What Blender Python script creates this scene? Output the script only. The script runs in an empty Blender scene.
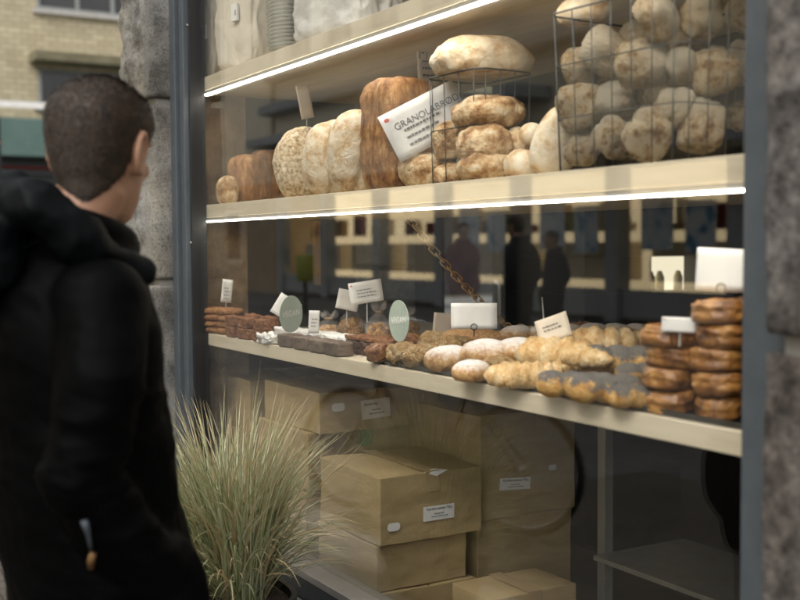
import bpy, bmesh, math, random
from mathutils import Vector, Matrix, noise, Quaternion
from mathutils.bvhtree import BVHTree
random.seed(7)
S = bpy.context.scene
COL = S.collection
rad = math.radians
V = Vector
# ------------------------------------------------------------------ camera
FPX = 1111.1
yaw, pit, rol = rad(30.3), rad(2.86), rad(.35)
CAM = V((0, 0, 1.475))
_h = V((-math.cos(yaw), math.sin(yaw), 0)); _r = V((math.sin(yaw), math.cos(yaw), 0)); _z = V((0, 0, 1))
FW = _h*math.cos(pit) - _z*math.sin(pit)
_u = _h*math.sin(pit) + _z*math.cos(pit)
RT = _r*math.cos(rol) - _u*math.sin(rol)
UP = _u*math.cos(rol) + _r*math.sin(rol)
cd = bpy.data.cameras.new('camera'); cam = bpy.data.objects.new('camera', cd); COL.objects.link(cam)
cam.matrix_world = Matrix.Translation(CAM) @ Matrix((RT, UP, -FW)).transposed().to_4x4()
cd.lens = 50; cd.sensor_width = 36; cd.clip_end = 400; cd.clip_start = .05
cd.dof.use_dof = True; cd.dof.focus_distance = 3.15; cd.dof.aperture_fstop = 2.7; cd.dof.aperture_blades = 7
S.camera = cam
def ray(x, y): return FW + RT*((x-400)/FPX) + UP*((300-y)/FPX)
def atY(x, y, Y): d = ray(x, y); return CAM + d*(Y/d.y)
def atX(x, y, X): d = ray(x, y); return CAM + d*(X/d.x)
def atZ(x, y, Z): d = ray(x, y); return CAM + d*((Z-CAM.z)/d.z)
def px(p): return (V(p)-CAM).dot(FW)/FPX          # metres per pixel at a point
def mir(p): return V((p.x, 2.8-p.y, p.z))          # where a thing mirrored by the window really stands

# ------------------------------------------------------------------ materials
def new_mat(name):
    m = bpy.data.materials.new(name); m.use_nodes = True
    nt = m.node_tree; nt.nodes.clear()
    out = nt.nodes.new('ShaderNodeOutputMaterial')
    return m, nt, out
def N(nt, t, **kw):
    n = nt.nodes.new(t)
    for k, v in kw.items():
        if k in n.inputs: n.inputs[k].default_value = v
        else: setattr(n, k, v)
    return n
def c4(c): return (c[0], c[1], c[2], 1)
def ramp(nt, fac, stops):
    r = nt.nodes.new('ShaderNodeValToRGB'); e = r.color_ramp.elements
    while len(e) < len(stops): e.new(.5)
    for i, (p, c) in enumerate(stops): e[i].position = p; e[i].color = c4(c)
    nt.links.new(fac, r.inputs[0]); return r.outputs[0]
def coords(nt, scale=(1, 1, 1), rnd=True, src='Object'):
    tc = N(nt, 'ShaderNodeTexCoord'); mp = N(nt, 'ShaderNodeMapping'); mp.inputs['Scale'].default_value = scale
    nt.links.new(tc.outputs[src], mp.inputs[0])
    if rnd:
        oi = N(nt, 'ShaderNodeObjectInfo'); mu = N(nt, 'ShaderNodeMath', operation='MULTIPLY'); mu.inputs[1].default_value = 37.
        nt.links.new(oi.outputs['Random'], mu.inputs[0])
        cb = N(nt, 'ShaderNodeCombineXYZ')
        for i in range(3): nt.links.new(mu.outputs[0], cb.inputs[i])
        nt.links.new(cb.outputs[0], mp.inputs['Location'])
    return mp.outputs[0]
def tex(nt, vec, scale, detail=6, rough=.6, dist=0):
    n = N(nt, 'ShaderNodeTexNoise'); n.inputs['Scale'].default_value = scale; n.inputs['Detail'].default_value = detail
    n.inputs['Roughness'].default_value = rough; n.inputs['Distortion'].default_value = dist
    nt.links.new(vec, n.inputs['Vector']); return n.outputs['Fac']
def bumped(nt, bsdf, h, strength, dist):
    b = N(nt, 'ShaderNodeBump'); b.inputs['Strength'].default_value = strength; b.inputs['Distance'].default_value = dist
    nt.links.new(h, b.inputs['Height']); nt.links.new(b.outputs[0], bsdf.inputs['Normal'])
def noisy(name, stops, scale=8, rough=.7, bump=.3, bdist=.004, bscale=None, stretch=(1, 1, 1), detail=6, metal=0, spec=.5, rnd=True, coat=0, dist=0, sheen=0, crack=0):
    m, nt, out = new_mat(name)
    b = N(nt, 'ShaderNodeBsdfPrincipled'); b.inputs['Roughness'].default_value = rough; b.inputs['Metallic'].default_value = metal
    b.inputs['Specular IOR Level'].default_value = spec; b.inputs['Coat Weight'].default_value = coat
    b.inputs['Sheen Weight'].default_value = sheen
    v = coords(nt, stretch, rnd)
    f = tex(nt, v, scale, detail, .62, dist)
    nt.links.new(ramp(nt, f, stops), b.inputs['Base Color'])
    if bump:
        hgt = tex(nt, v, bscale or scale*3, 8)
        if crack:
            vo = N(nt, 'ShaderNodeTexVoronoi', feature='DISTANCE_TO_EDGE'); vo.inputs['Scale'].default_value = crack
            wv = N(nt, 'ShaderNodeVectorMath', operation='MULTIPLY_ADD'); nz_ = N(nt, 'ShaderNodeTexNoise'); nz_.inputs['Scale'].default_value = crack*.8; nt.links.new(v, nz_.inputs['Vector'])
            nt.links.new(nz_.outputs['Color'], wv.inputs[0]); wv.inputs[1].default_value = (.9/crack,)*3; nt.links.new(v, wv.inputs[2]); nt.links.new(wv.outputs[0], vo.inputs['Vector'])
            cr = N(nt, 'ShaderNodeMapRange'); cr.inputs['From Max'].default_value = .09; nt.links.new(vo.outputs['Distance'], cr.inputs[0])
            am = N(nt, 'ShaderNodeMath', operation='MULTIPLY_ADD'); am.inputs[1].default_value = .2; nt.links.new(cr.outputs[0], am.inputs[0]); nt.links.new(hgt, am.inputs[2]); hgt = am.outputs[0]
        bumped(nt, b, hgt, bump, bdist)
    nt.links.new(b.outputs[0], out.inputs[0])
    return m
def plain(name, c, rough=.6, metal=0, var=.12, scale=12, bump=.05):
    lo = tuple(x*(1-var) for x in c); hi = tuple(min(1, x*(1+var)) for x in c)
    return noisy(name, [(.3, lo), (.7, hi)], scale, rough, bump, .001, metal=metal)
def emit(name, c, s):
    m, nt, out = new_mat(name); e = N(nt, 'ShaderNodeEmission'); e.inputs[0].default_value = c4(c); e.inputs[1].default_value = s
    nt.links.new(e.outputs[0], out.inputs[0]); return m
def dusted(name, crust, dust, lo, hi, scale=9, rough=.75, bump=.5, powder_scale=30, bdist=.004, mixn=.9):
    """a crust with flour / sugar / seeds lying on its upper side (object-space height plus noise)"""
    m, nt, out = new_mat(name)
    b = N(nt, 'ShaderNodeBsdfPrincipled'); b.inputs['Roughness'].default_value = rough; b.inputs['Specular IOR Level'].default_value = .3
    v = coords(nt)
    base = ramp(nt, tex(nt, v, scale, 7), crust)
    tc = N(nt, 'ShaderNodeTexCoord'); sx = N(nt, 'ShaderNodeSeparateXYZ'); nt.links.new(tc.outputs['Generated'], sx.inputs[0])
    n2 = tex(nt, v, powder_scale, 6, .7)
    ad = N(nt, 'ShaderNodeMath', operation='MULTIPLY_ADD'); ad.inputs[1].default_value = mixn; ad.inputs[2].default_value = -mixn/2
    nt.links.new(n2, ad.inputs[0]); sm = N(nt, 'ShaderNodeMath', operation='ADD'); nt.links.new(ad.outputs[0], sm.inputs[0]); nt.links.new(sx.outputs[2], sm.inputs[1])
    mr = N(nt, 'ShaderNodeMapRange'); mr.inputs['From Min'].default_value = lo; mr.inputs['From Max'].default_value = hi; nt.links.new(sm.outputs[0], mr.inputs[0])
    mx = N(nt, 'ShaderNodeMix', data_type='RGBA'); nt.links.new(mr.outputs[0], mx.inputs[0]); nt.links.new(base, mx.inputs[6])
    dc = ramp(nt, tex(nt, v, 160, 3), dust); nt.links.new(dc, mx.inputs[7])
    nt.links.new(mx.outputs[2], b.inputs['Base Color'])
    bumped(nt, b, tex(nt, v, scale*5, 8), bump, bdist)
    nt.links.new(b.outputs[0], out.inputs[0]); return m

def granite(name, tones, tint, big_scale=3.5):
    m, nt, out = new_mat(name)
    b = N(nt, 'ShaderNodeBsdfPrincipled'); b.inputs['Roughness'].default_value = .9; b.inputs['Specular IOR Level'].default_value = .25
    v = coords(nt, (1, 1, 1), False)
    big = ramp(nt, tex(nt, v, big_scale, 8, .65), tones)
    fine = ramp(nt, tex(nt, v, 130, 3, .7), [(.36, (.25, .25, .25)), (.5, (1, 1, 1)), (.72, (1.0, .97, .93))])
    mx = N(nt, 'ShaderNodeMix', data_type='RGBA', blend_type='MULTIPLY'); mx.inputs[0].default_value = .62
    nt.links.new(big, mx.inputs[6]); nt.links.new(fine, mx.inputs[7])
    st = ramp(nt, tex(nt, v, 1.7, 4, .5), [(.48, (0, 0, 0)), (.66, (1, 1, 1))])
    m2 = N(nt, 'ShaderNodeMix', data_type='RGBA'); nt.links.new(st, m2.inputs[0]); nt.links.new(mx.outputs[2], m2.inputs[6])
    m3 = N(nt, 'ShaderNodeMix', data_type='RGBA', blend_type='MULTIPLY'); m3.inputs[0].default_value = 1
    nt.links.new(mx.outputs[2], m3.inputs[6]); m3.inputs[7].default_value = c4(tint); nt.links.new(m3.outputs[2], m2.inputs[7])
    nt.links.new(m2.outputs[2], b.inputs['Base Color'])
    bumped(nt, b, tex(nt, v, 34, 12, .78), 1, .016)
    nt.links.new(b.outputs[0], out.inputs[0]); return m

def glass_mat():
    m, nt, out = new_mat('window glass')
    geo = N(nt, 'ShaderNodeNewGeometry')
    ior = N(nt, 'ShaderNodeMapRange'); ior.inputs['To Min'].default_value = 1.64; ior.inputs['To Max'].default_value = 1/1.64
    nt.links.new(geo.outputs['Backfacing'], ior.inputs[0])
    fr = N(nt, 'ShaderNodeFresnel'); nt.links.new(ior.outputs[0], fr.inputs[0])
    t = N(nt, 'ShaderNodeBsdfTransparent'); t.inputs[0].default_value = (.985, .99, .985, 1)
    g = N(nt, 'ShaderNodeBsdfGlossy'); g.inputs['Roughness'].default_value = 0.0
    mx = N(nt, 'ShaderNodeMixShader'); nt.links.new(fr.outputs[0], mx.inputs[0]); nt.links.new(t.outputs[0], mx.inputs[1]); nt.links.new(g.outputs[0], mx.inputs[2])
    # faint smears and dust on the pane
    d = N(nt, 'ShaderNodeBsdfDiffuse'); d.inputs[0].default_value = (.6, .6, .58, 1)
    v = coords(nt, (1, 1, 1), False); f = ramp(nt, tex(nt, v, 190, 2, .5), [(.70, (.0, .0, .0)), (.80, (.05, .05, .05))])
    m2 = N(nt, 'ShaderNodeMixShader'); nt.links.new(f, m2.inputs[0]); nt.links.new(mx.outputs[0], m2.inputs[1]); nt.links.new(d.outputs[0], m2.inputs[2])
    nt.links.new(m2.outputs[0], out.inputs[0]); return m
def clear_mat(name, alpha=.25, tint=(.9, .88, .84)):
    m, nt, out = new_mat(name)
    t = N(nt, 'ShaderNodeBsdfTransparent'); p = N(nt, 'ShaderNodeBsdfPrincipled'); p.inputs['Base Color'].default_value = c4(tint); p.inputs['Roughness'].default_value = .25
    v = coords(nt); bumped(nt, p, tex(nt, v, 30, 6), .7, .01)
    f = ramp(nt, tex(nt, v, 14, 5), [(.3, (alpha*.4,)*3), (.8, (alpha*1.8,)*3)])
    mx = N(nt, 'ShaderNodeMixShader'); nt.links.new(f, mx.inputs[0]); nt.links.new(t.outputs[0], mx.inputs[1]); nt.links.new(p.outputs[0], mx.inputs[2])
    nt.links.new(mx.outputs[0], out.inputs[0]); return m
def brick_mat(name, c1, c2, mortar, scale, axis='YZ'):
    m, nt, out = new_mat(name)
    b = N(nt, 'ShaderNodeBsdfPrincipled'); b.inputs['Roughness'].default_value = .9
    tc = N(nt, 'ShaderNodeTexCoord'); sx = N(nt, 'ShaderNodeSeparateXYZ'); nt.links.new(tc.outputs['Object'], sx.inputs[0])
    cb = N(nt, 'ShaderNodeCombineXYZ')
    nt.links.new(sx.outputs['XYZ'.index(axis[0])], cb.inputs[0]); nt.links.new(sx.outputs['XYZ'.index(axis[1])], cb.inputs[1])
    br = N(nt, 'ShaderNodeTexBrick'); br.inputs['Color1'].default_value = c4(c1); br.inputs['Color2'].default_value = c4(c2); br.inputs['Mortar'].default_value = c4(mortar)
    br.inputs['Scale'].default_value = scale; br.inputs['Mortar Size'].default_value = .02; br.inputs['Brick Width'].default_value = .5; br.inputs['Row Height'].default_value = .2
    nt.links.new(cb.outputs[0], br.inputs['Vector'])
    mx = N(nt, 'ShaderNodeMix', data_type='RGBA', blend_type='MULTIPLY'); mx.inputs[0].default_value = .5
    nt.links.new(br.outputs[0], mx.inputs[6]); nt.links.new(ramp(nt, tex(nt, tc.outputs['Object'], 1.5, 8), [(.3, (.6, .58, .55)), (.7, (1, 1, 1))]), mx.inputs[7])
    nt.links.new(mx.outputs[2], b.inputs['Base Color']); bumped(nt, b, br.outputs['Fac'], -.4, .01)
    nt.links.new(b.outputs[0], out.inputs[0]); return m

M = {}
M['granite'] = granite('grey granite', [(.34, (.11, .106, .10)), (.5, (.29, .282, .265)), (.66, (.44, .43, .40))], (.96, .88, .74))
M['granite_warm'] = granite('pinkish granite', [(.36, (.065, .058, .053)), (.5, (.165, .152, .142)), (.64, (.29, .272, .252))], (.88, .78, .7), 24)
M['steel'] = noisy('blue grey painted steel', [(.3, (.052, .062, .071)), (.7, (.072, .083, .093))], 20, .45, .08, .001)
M['steel_dark'] = noisy('dark blue painted steel', [(.3, (.035, .045, .055)), (.7, (.05, .06, .07))], 20, .5, .08, .001)
M['gasket'] = plain('black rubber', (.008, .008, .008), .5)
M['glass'] = glass_mat()
M['wood'] = noisy('pale birch board', [(.3, (.56, .47, .33)), (.5, (.66, .57, .42)), (.7, (.70, .61, .46))], 3, .55, .12, .001, 12, stretch=(1.2, 9, 9), rnd=False)
M['wood_batten'] = noisy('pine batten', [(.3, (.36, .2, .08)), (.7, (.50, .3, .13))], 3, .6, .15, .001, 14, stretch=(9, 9, 1.2))
M['led'] = emit('warm light strip', (1, .92, .79), 11.5)
M['alu'] = plain('brushed aluminium', (.45, .44, .42), .4, .8)
M['card'] = noisy('corrugated cardboard', [(.3, (.32, .227, .105)), (.55, (.385, .28, .135)), (.75, (.43, .318, .16))], 5, .8, .12, .0015, 60, stretch=(1, 1, 5))
M['card_edge'] = plain('cardboard seam', (.16, .10, .05), .9)
M['tape'] = noisy('brown packing tape', [(.3, (.36, .25, .13)), (.7, (.44, .32, .18))], 9, .25, .05, .001)
M['tape_green'] = plain('green packing tape', (.16, .28, .13), .3)
M['paper'] = noisy('white card', [(.3, (.74, .72, .68)), (.7, (.80, .78, .74))], 6, .7, .05, .001)
M['paper_beige'] = noisy('buff card', [(.3, (.58, .50, .40)), (.7, (.66, .57, .46))], 6, .75, .05, .001)
M['ink'] = plain('grey ink', (.19, .185, .18), .8)
M['ink_red'] = plain('red ink', (.55, .12, .08), .8)
M['sage'] = plain('sage green plastic', (.40, .47, .40), .45)
M['bag'] = noisy('cream paper bag', [(.3, (.60, .52, .40)), (.7, (.72, .65, .53))], 9, .75, .8, .012, 16)
M['bag_white'] = noisy('white paper bag', [(.3, (.62, .59, .53)), (.7, (.74, .71, .66))], 9, .7, .8, .012, 16)
M['bowl'] = plain('white pulp bowl', (.72, .71, .66), .6)
M['wire'] = plain('grey wire', (.045, .045, .045), .5, .6)
M['brass'] = noisy('old brass chain', [(.3, (.26, .17, .08)), (.7, (.50, .36, .19))], 40, .4, .1, .001, metal=.1)
M['black'] = plain('matt black', (.012, .012, .012), .5)
M['tray'] = noisy('black steel tray', [(.3, (.02, .02, .02)), (.7, (.04, .04, .04))], 14, .4, .1, .001)
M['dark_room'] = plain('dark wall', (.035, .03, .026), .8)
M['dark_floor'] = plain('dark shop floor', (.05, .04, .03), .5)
M['room_stone'] = noisy('brown rough stone', [(.3, (.10, .062, .03)), (.5, (.22, .145, .075)), (.7, (.33, .23, .125))], 7, .9, .9, .02, 18, rnd=False)
M['galv'] = plain('galvanised steel', (.36, .36, .33), .45, .5)
# breads
M['crust_pale'] = noisy('floury pale crust', [(.29, (.30, .155, .06)), (.41, (.56, .38, .20)), (.51, (.70, .57, .39)), (.66, (.80, .71, .56))], 26, .85, .8, .004, 110, detail=9, crack=22)
M['crust_roll'] = dusted('floury roll crust', [(.35, (.27, .13, .05)), (.44, (.52, .34, .16)), (.54, (.70, .56, .36))], [(.3, (.66, .55, .39)), (.7, (.78, .69, .53))], .38, .82, 4.5, .9, 1, 6, .04)
M['crust_tall'] = noisy('brown tin loaf crust', [(.36, (.13, .05, .013)), (.48, (.27, .115, .032)), (.58, (.40, .20, .07)), (.72, (.58, .39, .20))], 26, .7, .9, .004, 150, stretch=(1.5, 1.5, .7), detail=9, crack=26)
M['crust_dark'] = noisy('dark rustic crust', [(.32, (.14, .06, .022)), (.45, (.40, .22, .09)), (.56, (.64, .47, .27)), (.7, (.76, .65, .48))], 30, .85, 1, .006, 120, detail=9, crack=30)
M['crust_seed'] = noisy('oat seeded crust', [(.36, (.26, .15, .07)), (.47, (.55, .41, .24)), (.58, (.72, .61, .43)), (.7, (.80, .73, .58))], 85, .9, 1, .006, 140)
M['croissant'] = noisy('buttery croissant crust', [(.3, (.50, .26, .08)), (.48, (.70, .46, .20)), (.66, (.82, .65, .40))], 7, .5, .6, .02, 26, coat=.15)
M['puff'] = noisy('flaky puff pastry', [(.3, (.38, .17, .045)), (.48, (.66, .40, .16)), (.64, (.82, .63, .37))], 7, .55, 1, .03, 16)
M['jam'] = noisy('glazed red brown pastry', [(.3, (.14, .04, .012)), (.5, (.32, .115, .03)), (.7, (.50, .25, .09))], 6, .4, .9, .02, 16, coat=.3)
M['bun'] = noisy('glazed cinnamon bun crust', [(.36, (.08, .027, .006)), (.5, (.235, .095, .02)), (.62, (.39, .185, .048)), (.76, (.54, .31, .11))], 22, .45, .35, .003, 90, coat=.2, detail=7)
M['longbun'] = noisy('sugar crusted bun', [(.3, (.38, .17, .06)), (.5, (.56, .31, .13)), (.7, (.72, .50, .28))], 26, .7, .8, .006, 80)
M['sugar'] = dusted('icing sugar dusted bun', [(.35, (.44, .22, .08)), (.65, (.68, .44, .20))], [(.3, (.78, .75, .72)), (.7, (.85, .83, .81))], .50, .95, 6, .85, .5, 12, .02)
M['poppy'] = dusted('poppy seed twist', [(.35, (.52, .24, .05)), (.65, (.80, .52, .20))], [(.4, (.08, .072, .064)), (.6, (.27, .245, .215))], .52, .74, 6, .7, .8, 4.5, .02, 1.7)
M['cookie'] = noisy('brown oat cookie', [(.3, (.13, .05, .017)), (.5, (.26, .115, .04)), (.7, (.40, .20, .08))], 90, .8, .8, .004, 170)
M['brownie'] = noisy('brown cake square', [(.3, (.10, .036, .013)), (.5, (.20, .08, .03)), (.7, (.32, .145, .055))], 80, .75, .8, .004, 150)
M['choc'] = noisy('grey brown chocolate coating', [(.3, (.11, .075, .055)), (.7, (.19, .14, .105))], 10, .5, .25, .003, 40)
M['choc_dark'] = noisy('dark chocolate cake', [(.3, (.03, .014, .008)), (.7, (.085, .04, .02))], 60, .6, .8, .004, 120)
M['icing'] = noisy('white icing', [(.3, (.70, .67, .62)), (.7, (.82, .80, .77))], 14, .6, .4, .003, 60)
M['tart'] = noisy('golden tart crust', [(.3, (.34, .17, .045)), (.7, (.58, .36, .12))], 14, .6, .5, .004, 50)
M['granola'] = noisy('granola clusters', [(.38, (.16, .06, .012)), (.5, (.46, .22, .05)), (.64, (.68, .40, .13))], 90, .7, 1, .006, 160)
M['plastic'] = clear_mat('clear crinkled bag', .11)
M['clear'] = clear_mat('clear acrylic stick', .5, (.8, .8, .78))
# people, plant, street
M['skin'] = noisy('skin', [(.3, (.36, .19, .115)), (.7, (.43, .235, .15))], 9, .5, .1, .001, 90)
M['hair'] = noisy('short brown hair', [(.3, (.012, .0065, .003)), (.7, (.046, .025, .0115))], 45, .6, .6, .003, 160)
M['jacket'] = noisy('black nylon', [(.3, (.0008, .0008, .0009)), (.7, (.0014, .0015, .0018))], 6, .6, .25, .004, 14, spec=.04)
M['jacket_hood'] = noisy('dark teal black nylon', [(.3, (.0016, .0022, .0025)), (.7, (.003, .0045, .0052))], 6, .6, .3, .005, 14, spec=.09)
M['cord'] = plain('blue grey cord', (.06, .072, .09), .5)
M['toggle'] = plain('tan leather toggle', (.20, .105, .04), .5)
M['trouser'] = plain('dark trousers', (.012, .012, .015), .8)
M['shoe'] = plain('black leather', (.012, .011, .01), .4)
M['coat_red'] = plain('dark red coat', (.12, .012, .02), .8)
M['coat_black'] = plain('black coat', (.012, .012, .014), .8)
M['pot'] = plain('black plastic planter', (.012, .012, .013), .45)
M['soil'] = noisy('dark soil', [(.3, (.03, .02, .012)), (.7, (.08, .05, .03))], 40, .95, 1, .01)
M['ledge'] = noisy('pale stone ledge', [(.3, (.30, .285, .255)), (.7, (.42, .40, .365))], 9, .85, .4, .003, 60, rnd=False)

# ------------------------------------------------------------------ mesh helpers
def tag(o, label=None, cat=None, group=None, kind=None):
    if label: o['label'] = label
    if cat: o['category'] = cat
    if group: o['group'] = group
    if kind: o['kind'] = kind
    return o
def link(name, me, m, parent=None, smooth=True):
    o = bpy.data.objects.new(name, me); COL.objects.link(o)
    if m is not None and not me.materials: me.materials.append(m)
    if smooth: me.polygons.foreach_set('use_smooth', [True]*len(me.polygons))
    if parent: o.parent = parent
    return o
def obj(name, bm, m, parent=None, smooth=False, keep=False):
    me = bpy.data.meshes.new(name); bm.to_mesh(me)
    if not keep: bm.free()
    return link(name, me, m, parent, smooth)
def empty(name, loc=(0, 0, 0), rz=0):
    o = bpy.data.objects.new(name, None); COL.objects.link(o); o.location = loc; o.rotation_euler.z = rz; o.empty_display_size = .05
    return o
def box(bm, x0, x1, y0, y1, z0, z1, mtx=None):
    vs = [bm.verts.new((x, y, z)) for x in (x0, x1) for y in (y0, y1) for z in (z0, z1)]
    for f in ((0, 1, 3, 2), (4, 6, 7, 5), (0, 4, 5, 1), (2, 3, 7, 6), (0, 2, 6, 4), (1, 5, 7, 3)): bm.faces.new([vs[i] for i in f])
    if mtx: bmesh.ops.transform(bm, matrix=mtx, verts=vs)
    return vs
def boxbm(x0, x1, y0, y1, z0, z1, bev=0):
    bm = bmesh.new(); box(bm, x0, x1, y0, y1, z0, z1)
    if bev: bmesh.ops.bevel(bm, geom=bm.edges[:], offset=bev, segments=2, affect='EDGES', profile=.6)
    bmesh.ops.recalc_face_normals(bm, faces=bm.faces[:]); return bm
def tube(bm, pts, radii, n=8, close=False, flat=1, cap=True):
    pts = [V(p) for p in pts]; k = len(pts)
    if not hasattr(radii, '__len__'): radii = [radii]*k
    up = None; rings = []
    for i in range(k):
        if close: d = pts[(i+1) % k]-pts[i-1]
        else: d = pts[min(i+1, k-1)]-pts[max(i-1, 0)]
        d.normalize()
        if up is None: up = d.orthogonal().normalized() if abs(d.z) > .9 else V((0, 0, 1))
        a = d.cross(up).normalized(); up = a.cross(d).normalized()
        rings.append([bm.verts.new(pts[i] + (a*math.cos(t)+up*math.sin(t)*flat)*radii[i]) for t in [2*math.pi*j/n for j in range(n)]])
    for i in range(k if close else k-1):
        A, B = rings[i], rings[(i+1) % k]
        for j in range(n): bm.faces.new((A[j], A[(j+1) % n], B[(j+1) % n], B[j]))
    if cap and not close: bm.faces.new(rings[0][::-1]); bm.faces.new(rings[-1])
    return bm
def ball(bm, c, r, sub=3, mtx=None):
    res = bmesh.ops.create_icosphere(bm, subdivisions=sub, radius=1)
    if not hasattr(r, '__len__'): r = (r, r, r)
    m = Matrix.Translation(V(c)) @ (mtx or Matrix()) @ Matrix.Diagonal((r[0], r[1], r[2], 1))
    bmesh.ops.transform(bm, matrix=m, verts=res['verts']); return res['verts']
def loft(bm, rings):
    vr = [[bm.verts.new(p) for p in r] for r in rings]; n = len(vr[0])
    for A, B in zip(vr, vr[1:]):
        for j in range(n): bm.faces.new((A[j], A[(j+1) % n], B[(j+1) % n], B[j]))
    bm.faces.new(vr[0][::-1]); bm.faces.new(vr[-1]); return vr
def fuse(bm, voxel, smooth=4):
    """one continuous surface out of overlapping closed shapes"""
    me = bpy.data.meshes.new('tmp'); bmesh.ops.recalc_face_normals(bm, faces=bm.faces[:]); bm.to_mesh(me); bm.free()
    o = bpy.data.objects.new('tmp', me); COL.objects.link(o)
    r = o.modifiers.new('r', 'REMESH'); r.mode = 'VOXEL'; r.voxel_size = voxel
    s = o.modifiers.new('s', 'SMOOTH'); s.factor = .5; s.iterations = smooth
    dg = bpy.context.evaluated_depsgraph_get(); dg.update()
    out = bpy.data.meshes.new_from_object(o.evaluated_get(dg)); bpy.data.objects.remove(o); bpy.data.meshes.remove(me)
    return out
def fbm(p, sc, oc=4): return noise.fractal(V(p)*sc, .9, 2.1, oc)
def blob(rx, ry, rz, amp=.08, sc=9, seed=0, sub=4, sq=2.0, flat=.35, ridges=None):
    """bread-like body: super-ellipsoid with a flattened base, lumps and optional slash ridges; base at z = 0"""
    bm = bmesh.new(); bmesh.ops.create_icosphere(bm, subdivisions=sub, radius=1)
    off = V((seed*3.1, seed*1.7, seed*.9)); R = min(rx, ry, rz)
    for v in bm.verts:
        n = v.co.normalized()
        k = (abs(n.x)**sq+abs(n.y)**sq+abs(n.z)**sq)**(-1/sq)
        p = n*k
        q = V((p.x*rx, p.y*ry, p.z*rz))
        a = amp*R*(fbm(q+off, sc/ .6, 4)*.9)
        if ridges: a += ridges(p)*R
        q += n*a
        if q.z < -rz*(1-flat): q.z = -rz*(1-flat)+(q.z+rz*(1-flat))*.12
        v.co = q
    zmin = min(v.co.z for v in bm.verts)
    for v in bm.verts: v.co.z -= zmin
    return bm

# ------------------------------------------------------------------ world, sun
w = bpy.data.worlds.new('World'); S.world = w; w.use_nodes = True
wn = w.node_tree; bg = wn.nodes['Background']
sky = wn.nodes.new('ShaderNodeTexSky'); sky.sky_type = 'NISHITA'; sky.sun_disc = False
SUN_EL, SUN_AZ = rad(46), rad(160)      # a veiled sun stands down the street
sky.sun_elevation = SUN_EL; sky.sun_rotation = SUN_AZ; sky.dust_density = 4; sky.air_density = 1.2; sky.ozone_density = .6
hs = wn.nodes.new('ShaderNodeHueSaturation'); hs.inputs['Saturation'].default_value = .14      # thin cloud greys the blue
wn.links.new(sky.outputs[0], hs.inputs['Color']); wn.links.new(hs.outputs[0], bg.inputs[0]); bg.inputs[1].default_value = .15
sl = bpy.data.lights.new('sun', 'SUN'); sl.energy = .6; sl.angle = rad(35); sl.color = (1, .93, .82)
so = bpy.data.objects.new('sun', sl); COL.objects.link(so)
sd = V((math.sin(SUN_AZ)*math.cos(SUN_EL), math.cos(SUN_AZ)*math.cos(SUN_EL), math.sin(SUN_EL)))
so.rotation_euler = sd.to_track_quat('Z', 'Y').to_euler(); so.location = (0, 0, 20)
vs = S.view_settings; vs.view_transform = 'Standard'; vs.look = 'None'; vs.gamma = 1; vs.exposure = 1.30
S.cycles.use_denoising = True
S.cycles.max_bounces = 8; S.cycles.transparent_max_bounces = 16; S.cycles.diffuse_bounces = 3; S.cycles.glossy_bounces = 4
S.cycles.caustics_reflective = False; S.cycles.caustics_refractive = False; S.cycles.sample_clamp_indirect = 6

# ------------------------------------------------------------------ ground
def ground_mat(name, stops, cell, joint):
    m, nt, out = new_mat(name)
    b = N(nt, 'ShaderNodeBsdfPrincipled'); b.inputs['Roughness'].default_value = .75
    v = coords(nt, (1, 1, 1), False)
    base = ramp(nt, tex(nt, v, 1.2, 10, .7), stops)
    if cell:
        br = N(nt, 'ShaderNodeTexBrick'); br.inputs['Scale'].default_value = cell; br.inputs['Mortar Size'].default_value = .03
        br.inputs['Color1'].default_value = (1, 1, 1, 1); br.inputs['Color2'].default_value = (.72, .72, .72, 1); br.inputs['Mortar'].default_value = c4(joint)
        br.inputs['Brick Width'].default_value = .6; br.inputs['Row Height'].default_value = .4
        nt.links.new(v, br.inputs[0])
        mx = N(nt, 'ShaderNodeMix', data_type='RGBA', blend_type='MULTIPLY'); mx.inputs[0].default_value = 1
        nt.links.new(base, mx.inputs[6]); nt.links.new(br.outputs[0], mx.inputs[7]); base = mx.outputs[2]
        bumped(nt, b, br.outputs['Fac'], -.6, .01)
    else: bumped(nt, b, tex(nt, v, 40, 8), .4, .01)
    nt.links.new(base, b.inputs[0]); nt.links.new(b.outputs[0], out.inputs[0]); return m
def sheet(name, x0, x1, y0, y1, z, m):
    bm = bmesh.new(); bm.faces.new([bm.verts.new(p) for p in ((x0, y0, z), (x1, y0, z), (x1, y1, z), (x0, y1, z))])
    return tag(obj(name, bm, m), kind='structure')
M['asphalt'] = ground_mat('asphalt', [(.3, (.034, .031, .028)), (.7, (.052, .048, .043))], 0, None)
M['pave'] = ground_mat('granite setts', [(.3, (.07, .057, .04)), (.7, (.12, .10, .074))], 5.5, (.28, .27, .25))
M['pave2'] = ground_mat('far paving', [(.3, (.15, .145, .14)), (.7, (.22, .215, .205))], 2.2, (.4, .4, .38))
M['street'] = ground_mat('worn grey street setts', [(.3, (.11, .106, .10)), (.7, (.17, .165, .155))], 2.6, (.5, .5, .48))
sheet('ground', -200, 200, -200, 200, -.13, M['street'])
tag(obj('pavement', boxbm(-5.35, 30, -2.2, 1.3, -.13, 0), M['pave']), kind='structure')
tag(obj('pavement', boxbm(-60, 30, -13, -8.2, -.13, 0), M['pave2']), kind='structure')
tag(obj('pavement', boxbm(-26, -23, 1.4, 30, -.13, 0), M['pave2']), kind='structure')

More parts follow.
